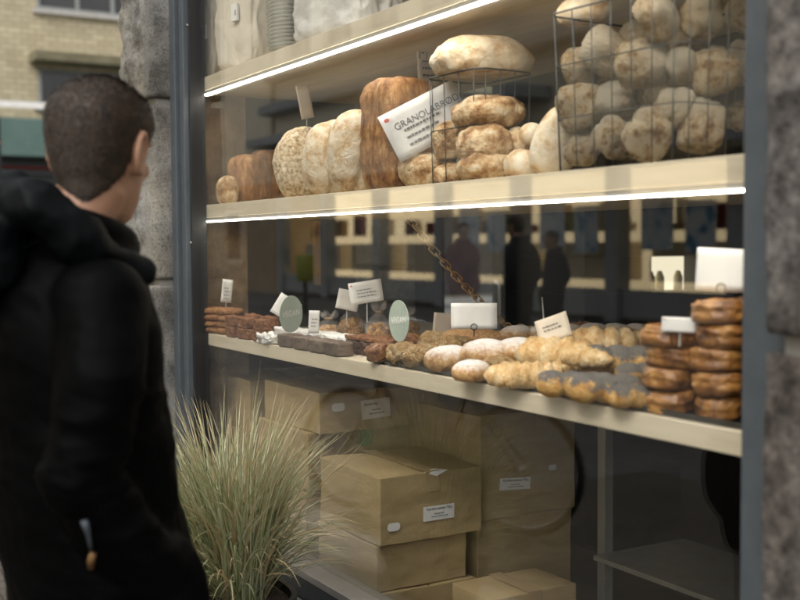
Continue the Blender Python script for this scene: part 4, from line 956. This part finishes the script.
b = bmesh.new(); b.faces.new([b.verts.new(q) for q in ((.190, -.03, .196), (.194, .05, .197), (.193, .012, .182))]); b.faces.new([b.verts.new(q) for q in ((.190, -.03, .1965), (.165, .015, .1985), (.194, .05, .1975))]); obj('torn_paper', b, M['paper'], cD)
carton('lower cardboard box supporting the large labelled box at the front', XD0-.005, XD1-.02, 1.495, 1.80, .492, .624, 1, seed=2, tape=False)
XA0, XA1 = -3.53, -3.105
carton('cardboard box with a label and round sticker touching the bottom shelf behind the grass', XA0, XA1, 1.52, 1.96, .882, 1.012, 0, lab=(-.02, .068, .105, .062, 'Kanelstang', 3), sticker=(-.155, .082, .018), seed=3)
carton('cardboard box with green tape directly under the labelled box behind the grass', XA0-.02, XA1-.05, 1.505, 1.92, .692, .879, 0, green=True, seed=4)
carton('bottom cardboard box of the stack behind the grass', XA0-.02, XA1-.065, 1.50, 1.90, .367, .689, 0, seed=5)
carton('pale cardboard box on top at the far left, half hidden by the grass', -4.05, -3.72, 1.545, 1.93, .80, .985, 0, seed=6)
carton('cardboard box at the bottom far left, under the pale one', -4.06, -3.70, 1.53, 1.95, .367, .797, 0, seed=7)
zF = atX(480, 418, -2.717).z
XF1 = -2.735
zs1 = atX(482, 522, XF1).z; zs2 = atX(482, 588, XF1).z
carton('dim cardboard box with a slanted white label behind the large front box', XF1-.42, XF1, 1.875, 2.235, zs1+.002, zF, 0, lab=(-.055, (atX(530, 482, XF1).z-zs1), .115, .036, 'Kardemomme Øko.', -4), sticker=(.09, (atX(566, 466, XF1).z-zs1), .012), seed=8)
carton('dim cardboard box directly under the one with the slanted label', XF1-.42, XF1-.005, 1.87, 2.23, .640, zs1, 0, seed=9)
carton('dim bottom cardboard box at the back beside the metal rack', XF1-.42, XF1-.01, 1.87, 2.23, .367, .637, 0, seed=10)
carton('lowest cardboard box under the two front boxes, mostly hidden by the window sill', XD0+.01, XD1-.01, 1.51, 1.83, .367, .489, -1, seed=11, tape=False)
carton('low dim cardboard box lying right of the front stack near the sill', XD1+.03, XD1+.22, 1.72, 2.02, .367, .50, 0, seed=12)

# ------------------------------------------------------------------ planter with ornamental grass
pp = atY(238, 597, 1.095); 
pg = empty('potted_grass', (pp.x, 1.095, .463)); tag(pg, 'black planter with pale variegated ornamental grass in front of the window', 'potted plant')
b = bmesh.new(); n = 40
def oval(a, c, z): return [(math.copysign(abs(math.cos(t))**.75, math.cos(t))*a, math.copysign(abs(math.sin(t))**.75, math.sin(t))*c, z) for t in [2*math.pi*j/n for j in range(n)]]
loft(b, [oval(.165, .10, 0), oval(.195, .118, .085), oval(.205, .128, .086), oval(.205, .128, .106), oval(.192, .114, .106), oval(.188, .11, .085)])
obj('planter', b, M['pot'], pg, False)
b = bmesh.new(); loft(b, [oval(.185, .108, .07), oval(.186, .109, .088), oval(.05, .03, .094)]); obj('soil', b, M['soil'], pg)
m, nt, out = new_mat('variegated grass blade')
bs = N(nt, 'ShaderNodeBsdfPrincipled'); bs.inputs['Roughness'].default_value = .55
at_ = N(nt, 'ShaderNodeVertexColor'); at_.layer_name = 'blade'; nt.links.new(at_.outputs[0], bs.inputs[0])
tl_ = N(nt, 'ShaderNodeBsdfTranslucent'); nt.links.new(at_.outputs[0], tl_.inputs[0])
mx = N(nt, 'ShaderNodeMixShader'); mx.inputs[0].default_value = .25; nt.links.new(bs.outputs[0], mx.inputs[1]); nt.links.new(tl_.outputs[0], mx.inputs[2]); nt.links.new(mx.outputs[0], out.inputs[0])
M['blade'] = m
rnd = random.Random(11)
bm = bmesh.new(); cl_ = bm.loops.layers.float_color.new('blade')
def blade(base, az, lean, L, wd, curl, colr, stripe, twist=0):
    d = V((math.cos(az), math.sin(az), 0)); sd_ = V((-d.y, d.x, 0)); k = 8; prev = None
    p = V(base); ang = lean; colm = [tuple(min(1, c*s) for c in colr) for s in (1, 1.0)]
    for i in range(k+1):
        t = i/k; wv = wd*(1-t**2.2)*(.55+.45*min(1, t*5))+.0003
        s2 = (sd_*math.cos(twist*t)+V((0, 0, 1))*math.sin(twist*t)*.7)
        a = bm.verts.new(p-s2*wv/2); c = bm.verts.new(p+V((0, 0, -.15*wv))); e = bm.verts.new(p+s2*wv/2)
        if prev:
            for (q, col_) in (((prev[0], prev[1], c, a), stripe), ((prev[1], prev[2], e, c), colr)):
                f = bm.faces.new(q); f.smooth = True
                tt = min(1, t*1.6+.25); dry = max(0, t-.75)*2.2
                base_c = col_; dc = (.40, .30, .16)
                for l in f.loops: l[cl_] = tuple(base_c[j]*(1-dry)+dc[j]*dry for j in range(3))+(1,)
        prev = (a, c, e)
        stp = L/k; p = p+(d*math.sin(ang)+V((0, 0, 1))*math.cos(ang))*stp; ang += curl/k*(.4+1.2*t)
        if p.y+pg.location.y > 1.372: p.y = 1.372-pg.location.y-.002*rnd.random()
        p.z = max(p.z, .03)
greens = [(.14, .19, .065), (.20, .25, .10), (.115, .155, .05), (.26, .31, .14)]
pales = [(.54, .53, .36), (.44, .44, .28), (.60, .57, .41), (.37, .40, .22)]
for i in range(1550):
    r = rnd.random()**.6; a = rnd.uniform(0, 6.283)
    bx, by = .15*r*math.cos(a), .085*r*math.sin(a)
    az = a+rnd.gauss(0, .7); kind = rnd.random()
    if kind < .55: L, ln, cu = rnd.uniform(.34, .57), abs(rnd.gauss(.18, .18)), rnd.uniform(.2, 1.7)
    elif kind < .9: L, ln, cu = rnd.uniform(.22, .44), abs(rnd.gauss(.45, .25)), rnd.uniform(.6, 2.4)
    else: L, ln, cu = rnd.uniform(.16, .34), rnd.uniform(.7, 1.2), rnd.uniform(.8, 1.8)
    g_, p_ = rnd.choice(greens), rnd.choice(pales)
    if rnd.random() < .16: g_ = p_ = (.44, .33, .18)
    elif rnd.random() < .3: g_ = p_
    if math.cos(az)*.504+math.sin(az)*.863 > 0: ln *= .8; cu *= .9
    blade((bx-.025, by*.95-.006, .088), az, ln, L, rnd.uniform(.004, .0078), cu, g_, p_, rnd.uniform(-1.5, 1.5))
for (x, y) in ((236, 405), (262, 368), (181, 398), (176, 430), (292, 425), (228, 412)):   # the tallest stalks
    t = atY(x, y, 1.095)-V(pg.location); b0 = V((rnd.uniform(-.05, .05), rnd.uniform(-.03, .03), .088)); dv = t-b0; hz = math.hypot(dv.x, dv.y)
    blade(b0, math.atan2(dv.y, dv.x), math.atan2(hz, dv.z)-.1, dv.length*1.03, .0042, .25, (.40, .36, .22), (.50, .44, .28))
obj('foliage', bm, M['blade'], pg)
b = bmesh.new()                                                       # dead leaves caught at the foot of the grass
for i in range(16):
    c = V((rnd.uniform(-.19, .02), rnd.uniform(-.12, .02), .10+rnd.uniform(0, .015))); q = Quaternion(V((rnd.gauss(0, 1), rnd.gauss(0, 1), rnd.gauss(0, 1))).normalized(), rnd.uniform(0, 1.2)); s = rnd.uniform(.014, .026)
    b.faces.new([b.verts.new(c+q @ V(k)*s) for k in ((-1, 0, 0), (-.3, -.5, .1), (1, -.1, .2), (.2, .5, .15))])
obj('dead_leaves', b, M['jam'], pg)

# ------------------------------------------------------------------ people
HEADR = [(.000, .078, -.060, .020), (.012, .088, -.074, .038), (.04, .093, -.083, .052), (.07, .094, -.086, .060), (.09, .092, -.092, .066), (.12, .087, -.099, .072),
         (.15, .096, -.102, .076), (.175, .093, -.101, .077), (.20, .078, -.090, .071), (.220, .052, -.068, .055), (.235, .022, -.040, .034), (.243, -.004, -.016, .010)]
def head_ring(z, extra=0, n=32):
    for i in range(len(HEADR)-1):
        if HEADR[i][0] <= z <= HEADR[i+1][0]:
            t = (z-HEADR[i][0])/(HEADR[i+1][0]-HEADR[i][0]); A, B = HEADR[i], HEADR[i+1]
            f, bk, hw = [A[j]+(B[j]-A[j])*t for j in (1, 2, 3)]; break
    cy, hy = (f+bk)/2, (f-bk)/2
    r = []
    for j in range(n):
        a = 2*math.pi*j/n; s, c = math.sin(a), math.cos(a)                      # a = 0 faces forward (+y)
        k = (abs(s)**2.25+abs(c)**2.25)**(-1/2.25)
        r.append(V((s*k*(hw+extra), cy+c*k*(hy+extra), z)))
    return r
def hairline(a):
    """lowest height of the hair at angle a (0 = forehead, pi = nape)"""
    a = abs((a+math.pi) % (2*math.pi)-math.pi)
    pts = [(0, .195), (.7, .185), (1.1, .15), (1.32, .125), (1.5, .150), (1.72, .150), (1.9, .080), (2.3, .045), (2.8, .018), (3.15, .014)]
    for (x0, y0), (x1, y1) in zip(pts, pts[1:]):
        if x0 <= a <= x1: return y0+(y1-y0)*(a-x0)/(x1-x0)
    return .03
def make_person(label, pos, heading, head_turn, hair_m, coat_m, hood_m, detail, head_tilt=(0, 0), arms_in=True, hood=True, coat_len=.76, scale=1.0, group=None, lean=0):
    """heading: the direction the chest faces, as an angle from +x"""
    P = empty('person', pos, heading-math.pi/2); P.scale = (scale,)*3; tag(P, label, 'person', group)
    vx = .0045 if detail else .008
    HZ = 1.535                                                # chin height
    Mh = Matrix.Translation((0, .045, HZ)) @ Matrix.Rotation(head_turn, 4, 'Z') @ Matrix.Rotation(head_tilt[0], 4, 'X') @ Matrix.Rotation(head_tilt[1], 4, 'Y') @ Matrix.Translation((0, .0, 0))
    bm = bmesh.new()
    hb = bmesh.new(); zz = [.0005+.2424*i/40 for i in range(41)]
    loft(hb, [head_ring(z) for z in zz])
    ball(hb, (0, .093, .100), (.013, .022, .020), 3); ball(hb, (0, .107, .092), (.015, .014, .012), 3)         # nose
    tube(hb, [(0, .090, .155), (0, .100, .125), (0, .110, .098)], [.009, .010, .012], 10)
    for sx in (-1, 1):
        ball(hb, (sx*.033, .082, .148), (.026, .014, .010), 3)            # brow
        ball(hb, (sx*.038, .070, .098), (.020, .014, .018), 3)            # cheekbone
        pts = [(sx*(.074+.012*math.sin(math.pi*t)), -.010+.020*math.cos(2.6*t*2-.4), .118+.034*math.sin(2.6*t*2-.4)) for t in [i/12 for i in range(13)]]
        tube(hb, pts, [.0065]*13, 8)                                         # ear rim
        ball(hb, (sx*.074, -.006, .118), (.008, .018, .028), 3); ball(hb, (sx*.075, .000, .086), (.007, .010, .010), 3)
    ball(hb, (0, .090, .062), (.024, .012, .007), 3); ball(hb, (0, .090, .052), (.021, .013, .008), 3)           # lips
    bmesh.ops.transform(hb, matrix=Mh, verts=hb.verts); me = mesh_of(hb, 'h'); bm.from_mesh(me); bpy.data.meshes.remove(me)
    nk = Mh @ V((0, -.022, .06))
    tube(bm, [(0, -.035, 1.40), (0, -.020, 1.50), nk, Mh @ V((0, -.02, .10))], [.075, .062, .058, .05], 20)
    # trunk, arms, legs under the clothes
    def ell(hw, f, bk, z, y=0, n=32): return [(hw*math.sin(2*math.pi*j/n), y+(f if math.cos(2*math.pi*j/n) > 0 else bk)*math.cos(2*math.pi*j/n), z) for j in range(n)]
    loft(bm, [ell(.125, .09, .06, .80), ell(.14, .10, .075, .95), ell(.145, .10, .10, 1.1), ell(.165, .11, .11, 1.28), ell(.17, .09, .11, 1.40), ell(.08, .06, .07, 1.47)])
    sh = .15
    EL = {-1: V((-.190, -.080, 1.13)), 1: V((.190, -.080, 1.13))}
    WR = {-1: V((-.18, .035, .955)), 1: V((.18, .035, .955))}
    for sx in (-1, 1):
        tube(bm, [(sx*sh, -.025, 1.41), EL[sx], WR[sx]], [.052, .042, .030], 14); ball(bm, EL[sx], .043, 2); ball(bm, (sx*sh, -.025, 1.41), .056, 2)
        hd_ = V((-sx*.10, .22, -.96)).normalized()*.85; c = WR[sx]+hd_*.045
        tube(bm, [WR[sx], c, WR[sx]+hd_*.09], [.027, .037, .032], 12, flat=.55)
        for k in range(4):
            off = V((0, .0, .027-.018*k)); p0 = WR[sx]+hd_*.085+off; L = [.075, .085, .08, .062][k]
            tube(bm, [p0, p0+hd_*L*.5+V((-sx*.008, 0, -.006)), p0+hd_*L*.85+V((-sx*.022, 0, -.020))], [.0088, .0082, .0068], 8)
        tube(bm, [WR[sx]+hd_*.03+V((-sx*.01, 0, .028)), WR[sx]+hd_*.065+V((-sx*.02, .0, .050)), WR[sx]+hd_*.09+V((-sx*.026, .0, .054))], [.012, .010, .008], 8)
        tube(bm, [(sx*.075, .02, .86), (sx*.095, .01, .48), (sx*.10, -.01, .09)], [.066, .056, .042], 16); ball(bm, (sx*.095, .01, .48), .058, 2)
        tube(bm, [(sx*.10, -.04, .05), (sx*.105, .10, .035), (sx*.11, .17, .03)], [.04, .036, .025], 10)
    me = fuse(bm, vx, 3 if detail else 2); link('body', me, M['skin'], P)
    # eyes
    for sx in (-1, 1):
        b = bmesh.new(); ball(b, Mh @ V((sx*.032, .080, .126)), .0115, 2); obj('eye', b, M['paper'], P, True)
    # hair: a shell over the scalp plus short strands
    b = bmesh.new(); nz = 34; n = 64; rings = []
    for i in range(nz):
        z = .006+(.2425-.006)*i/(nz-1); rg0 = head_ring(z, 0, n); ring = []
        for j in range(n):
            a = 2*math.pi*j/n; hl = hairline(a); t = max(-1, min(1, (z-hl)/.014)); th = (.0075 if t > 0 else .0)*t - (.010 if t <= 0 else 0)
            if t > 0: th += .004*max(0, min(1, (z-.12)/.08))
            o_ = rg0[j]; cc = V((0, 0, .135)); dv = (o_-cc).normalized(); ring.append(o_+dv*th)
        rings.append(ring)
    loft(b, rings)
    bmesh.ops.recalc_face_normals(b, faces=b.faces[:]); b.normal_update()
    if detail:
        r5 = random.Random(5); fs = [f for f in b.faces if len(f.verts) == 4]
        new = []
        for f in fs:
            c = f.calc_center_median(); a = math.atan2(c.x, c.y)
            if c.z < hairline(a)-r5.uniform(-.004, .006): continue
            for _ in range(11):
                u, v_ = r5.random(), r5.random(); q = [x.co for x in f.verts]
                p = (q[0]*(1-u)+q[1]*u)*(1-v_)+(q[3]*(1-u)+q[2]*u)*v_
                fade = max(.6, min(1, (c.z-hairline(a))/.07))
                nrm = f.normal; dn = V((-nrm.x*.1, -.2, -1)); dn = (dn-nrm*dn.dot(nrm))
                g_ = (nrm*r5.uniform(.35, .8)+dn.normalized()*r5.uniform(.5, 1.0)+V((r5.gauss(0, .25), r5.gauss(0, .25), r5.gauss(0, .25)))).normalized() if dn.length > .05 else (nrm+V((r5.gauss(0, .5), r5.gauss(0, .5), 0))).normalized()
                L = r5.uniform(.004, .010)*fade; s_ = g_.cross(nrm)
                if s_.length < .01: continue
                s_.normalize(); new.append((p-s_*.0006, p+s_*.0006, p+g_*L*.6+s_*.0004-nrm*.0003, p+g_*L-nrm*.001))
        for t in new: b.faces.new([b.verts.new(x) for x in (t[0], t[1], t[2], t[3])])
    bmesh.ops.transform(b, matrix=Mh, verts=b.verts); obj('hair', b, hair_m, P, False if detail else True)
    # coat with sleeves and collar
    bm = bmesh.new()
    loft(bm, [ell(.185, .165, .095, coat_len), ell(.195, .190, .105, coat_len+.1), ell(.195, .195, .125, .93), ell(.192, .165, .145, 1.06), ell(.200, .140, .162, 1.22), ell(.198, .120, .168, 1.36), ell(.165, .105, .148, 1.43), ell(.125, .095, .122, 1.485), ell(.095, .095, .10, 1.52, -.005)])
    for sx in (-1, 1):
        tube(bm, [(sx*.150, -.025, 1.405), (sx*.20, -.05, 1.28), EL[sx], WR[sx]*.55+EL[sx]*.45, WR[sx]+V((0, .02, -.01))], [.074, .068, .063, .060, .056], 20); ball(bm, EL[sx], .064, 3); ball(bm, (sx*.148, -.025, 1.40), .076, 3); ball(bm, WR[sx]+V((-sx*.012, .045, -.075)), (.062, .072, .135), 3)
    tube(bm, [(.085*math.sin(t), -.01+.085*math.cos(t), 1.520-.026*math.cos(t)) for t in [2*math.pi*i/28 for i in range(28)]], .032, 14, close=True)
    me = fuse(bm, .007 if detail else .012, 4)
    for v, n_ in [(v, v.normal.copy()) for v in me.vertices]:
        p = v.co.copy()
        f = noise.ridged_multi_fractal(V((p.x*4, p.y*4, p.z*7+p.x*3)), 1, 2.1, 3, 1, 2)-.9
        if p.z < 1.5: 
            cr = noise.ridged_multi_fractal(V((p.x*9+p.z*6, p.y*9, p.z*21)), .9, 2.1, 3, 1, 2)-.9
            k = max(0, 1-abs(p.z-1.14)/.22)*(1 if abs(p.x) > .13 else .35)
            v.co = p+n_*(.007*f+.002*fbm(p, 16, 3)+.0075*k*cr)
    jk = link('jacket', me, coat_m, P)
    b = bmesh.new(); tube(b, [(.02, .172, coat_len+.03), (.0, .196, .93), (0, .160, 1.1), (0, .135, 1.3), (0, .108, 1.45)], .004, 6); obj('zip', b, M['gasket'], jk)
    if hood:
        bm = bmesh.new()
        pts = [(-.10, .075, 1.445), (-.13, -.02, 1.505), (-.11, -.105, 1.56), (0, -.155, 1.588), (.11, -.105, 1.55), (.13, -.02, 1.485), (.10, .075, 1.44)]
        tube(bm, pts, [.024, .036, .044, .047, .043, .036, .026], 18)
        ball(bm, (0, -.16, 1.49), (.105, .052, .085), 4); ball(bm, (0, -.178, 1.43), (.07, .035, .075), 4)
        me = fuse(bm, .007, 5)
        for v, n_ in [(v, v.normal.copy()) for v in me.vertices]:
            p = v.co.copy(); v.co = p+n_*(.012*(noise.ridged_multi_fractal(p*9, 1, 2, 3, 1, 2)-.9)+.004*fbm(p, 22, 3))
        link('hood', me, hood_m, P)
    for sx in (-1, 1):
        b = bmesh.new(); tube(b, [(sx*.072, .022, .90), (sx*.085, .020, .80), (sx*.095, .012, .48), (sx*.10, -.005, .14), (sx*.10, 0, .06)], [.082, .086, .076, .066, .068], 20); obj('trouser_leg', b, M['trouser'], P, True)
        b = bmesh.new(); tube(b, [(sx*.10, -.075, .04), (sx*.10, -.03, .06), (sx*.105, .06, .05), (sx*.11, .15, .036), (sx*.11, .20, .03)], [.03, .047, .047, .043, .022], 14); 
        for v in b.verts: v.co.z = max(v.co.z, .0)
        obj('shoe', b, M['shoe'], P, True)
    return P, jk, Mh
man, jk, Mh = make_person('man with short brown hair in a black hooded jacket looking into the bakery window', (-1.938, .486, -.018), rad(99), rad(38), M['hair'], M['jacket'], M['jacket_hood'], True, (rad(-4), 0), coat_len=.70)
bpy.context.view_layer.update()
# light seam and hem cord on the jacket
mw = man.matrix_world; bvh = BVHTree.FromPolygons([mw @ v.co for v in jk.data.vertices], [p.vertices for p in jk.data.polygons])
def on_jacket(x, y, lift=.004):
    d = ray(x, y).normalized(); h, n_, _, _ = bvh.ray_cast(CAM, d)
    return (h+n_*lift) if h else None
inv = mw.inverted()
def strip_on(name, pix, r, m, flat=1):
    pts = [on_jacket(*p) for p in pix]; pts = [inv @ p for p in pts if p]
    if len(pts) > 1: b = bmesh.new(); tube(b, pts, r, 8, flat=flat); return obj(name, b, m, jk, True)
strip_on('hem_cord', [(85, 520), (87, 526), (89, 533), (91, 542), (92, 549)], [.006, .0055, .004, .003, .0025], M['cord'])
strip_on('cord_toggle', [(94, 552), (93, 558), (92, 567)], [.0055, .0065, .005], M['toggle'])
strip_on('shoulder_seam', [(14, 262), (24, 251), (36, 242), (50, 237), (64, 234), (78, 233), (92, 236)], .006, M['jacket_hood'], .5)
G = 'pedestrians reflected in the window'
def reflected(x, Yv): p = atY(x, 300, Yv); return (p.x, 2.8-p.y, 0)
make_person('person in a black coat walking on the street, larger dark figure in the window reflection', reflected(519, 7.2), rad(170), 0, M['hair'], M['coat_black'], M['coat_black'], False, hood=False, coat_len=.72, group=G)
make_person('person in a dark red coat, mirrored beside the brass chain', reflected(463, 8.6), rad(20), 0, M['hair'], M['coat_red'], M['coat_red'], False, hood=False, coat_len=.72, group=G)
pz = reflected(554, 9.5)
make_person('small distant person in a black coat standing in the road in the window reflection', (pz[0], pz[1], -.13), rad(100), 0, M['hair'], M['coat_black'], M['coat_black'], False, hood=False, coat_len=.66, group=G)

# ------------------------------------------------------------------ bicycle parked on the pavement (mirrored low in the window)
bp = reflected(435, 3.1); bk = empty('bicycle', (bp[0], bp[1], 0), rad(155)); tag(bk, 'dark city bicycle parked on the pavement, mirrored in front of the boxes', 'bicycle')
def wheel(x):
    wv_ = empty('wheel', (x, 0, .345)); wv_.parent = bk
    b = bmesh.new(); tube(b, [(.325*math.cos(t), 0, .325*math.sin(t)) for t in [2*math.pi*i/48 for i in range(48)]], .019, 8, close=True); obj('tyre', b, M['black'], wv_, True)
    b = bmesh.new(); tube(b, [(.300*math.cos(t), 0, .300*math.sin(t)) for t in [2*math.pi*i/48 for i in range(48)]], .009, 8, close=True); obj('rim', b, M['alu'], wv_, True)
    b = bmesh.new()
    for i in range(28): t = 2*math.pi*i/28; tube(b, [(.02*math.cos(t+.6), (.03 if i % 2 else -.03), .02*math.sin(t+.6)), (.296*math.cos(t), 0, .296*math.sin(t))], .0011, 4)
    tube(b, [(0, -.05, 0), (0, .05, 0)], .018, 10); obj('spokes', b, M['alu'], wv_, True)
wheel(-.52); wheel(.55)
b = bmesh.new()
for p, q, r in (((-.08, 0, .30), (-.22, 0, .82), .016), ((-.08, 0, .30), (.36, 0, .72), .019), ((-.19, 0, .72), (.33, 0, .86), .014), ((.31, 0, .95), (.38, 0, .66), .018), ((-.08, .03, .30), (-.52, .05, .345), .010), ((-.08, -.03, .30), (-.52, -.05, .345), .010), ((-.19, .02, .74), (-.52, .05, .345), .008), ((-.19, -.02, .74), (-.52, -.05, .345), .008), ((.38, .04, .66), (.55, .05, .345), .011), ((.38, -.04, .66), (.55, -.05, .345), .011), ((.38, -.04, .66), (.38, .04, .66), .012)): tube(b, [p, q], r, 10)
obj('bike_frame', b, M['black'], bk, True)
b = bmesh.new(); tube(b, [(.22, -.29, 1.03), (.33, -.22, 1.06), (.33, -.05, 1.05), (.33, .05, 1.05), (.33, .22, 1.06), (.22, .29, 1.03)], .012, 10); tube(b, [(.31, 0, .95), (.33, 0, 1.05)], .013, 8); obj('handlebar', b, M['alu'], bk, True)
b = blob(.13, .075, .035, .03, 6, 3, 3, 2.2, .2); bmesh.ops.translate(b, verts=b.verts, vec=(-.24, 0, .84)); tube(b, [(-.22, 0, .80), (-.23, 0, .86)], .013, 8); obj('saddle', b, M['black'], bk, True)
b = bmesh.new(); tube(b, [(-.08+.09*math.cos(t), .045, .30+.09*math.sin(t)) for t in [2*math.pi*i/24 for i in range(24)]], .006, 6, close=True); tube(b, [(-.08, .045, .30), (.05, .06, .19)], .009, 8); tube(b, [(-.08, -.045, .30), (-.21, -.06, .41)], .009, 8); tube(b, [(-.08, -.06, .30), (-.08, .06, .30)], .02, 10); obj('crank', b, M['alu'], bk, True)
b = bmesh.new(); tube(b, [(-.08, .09, .22), (-.16, .16, .01)], .008, 8); obj('kickstand', b, M['alu'], bk, True)
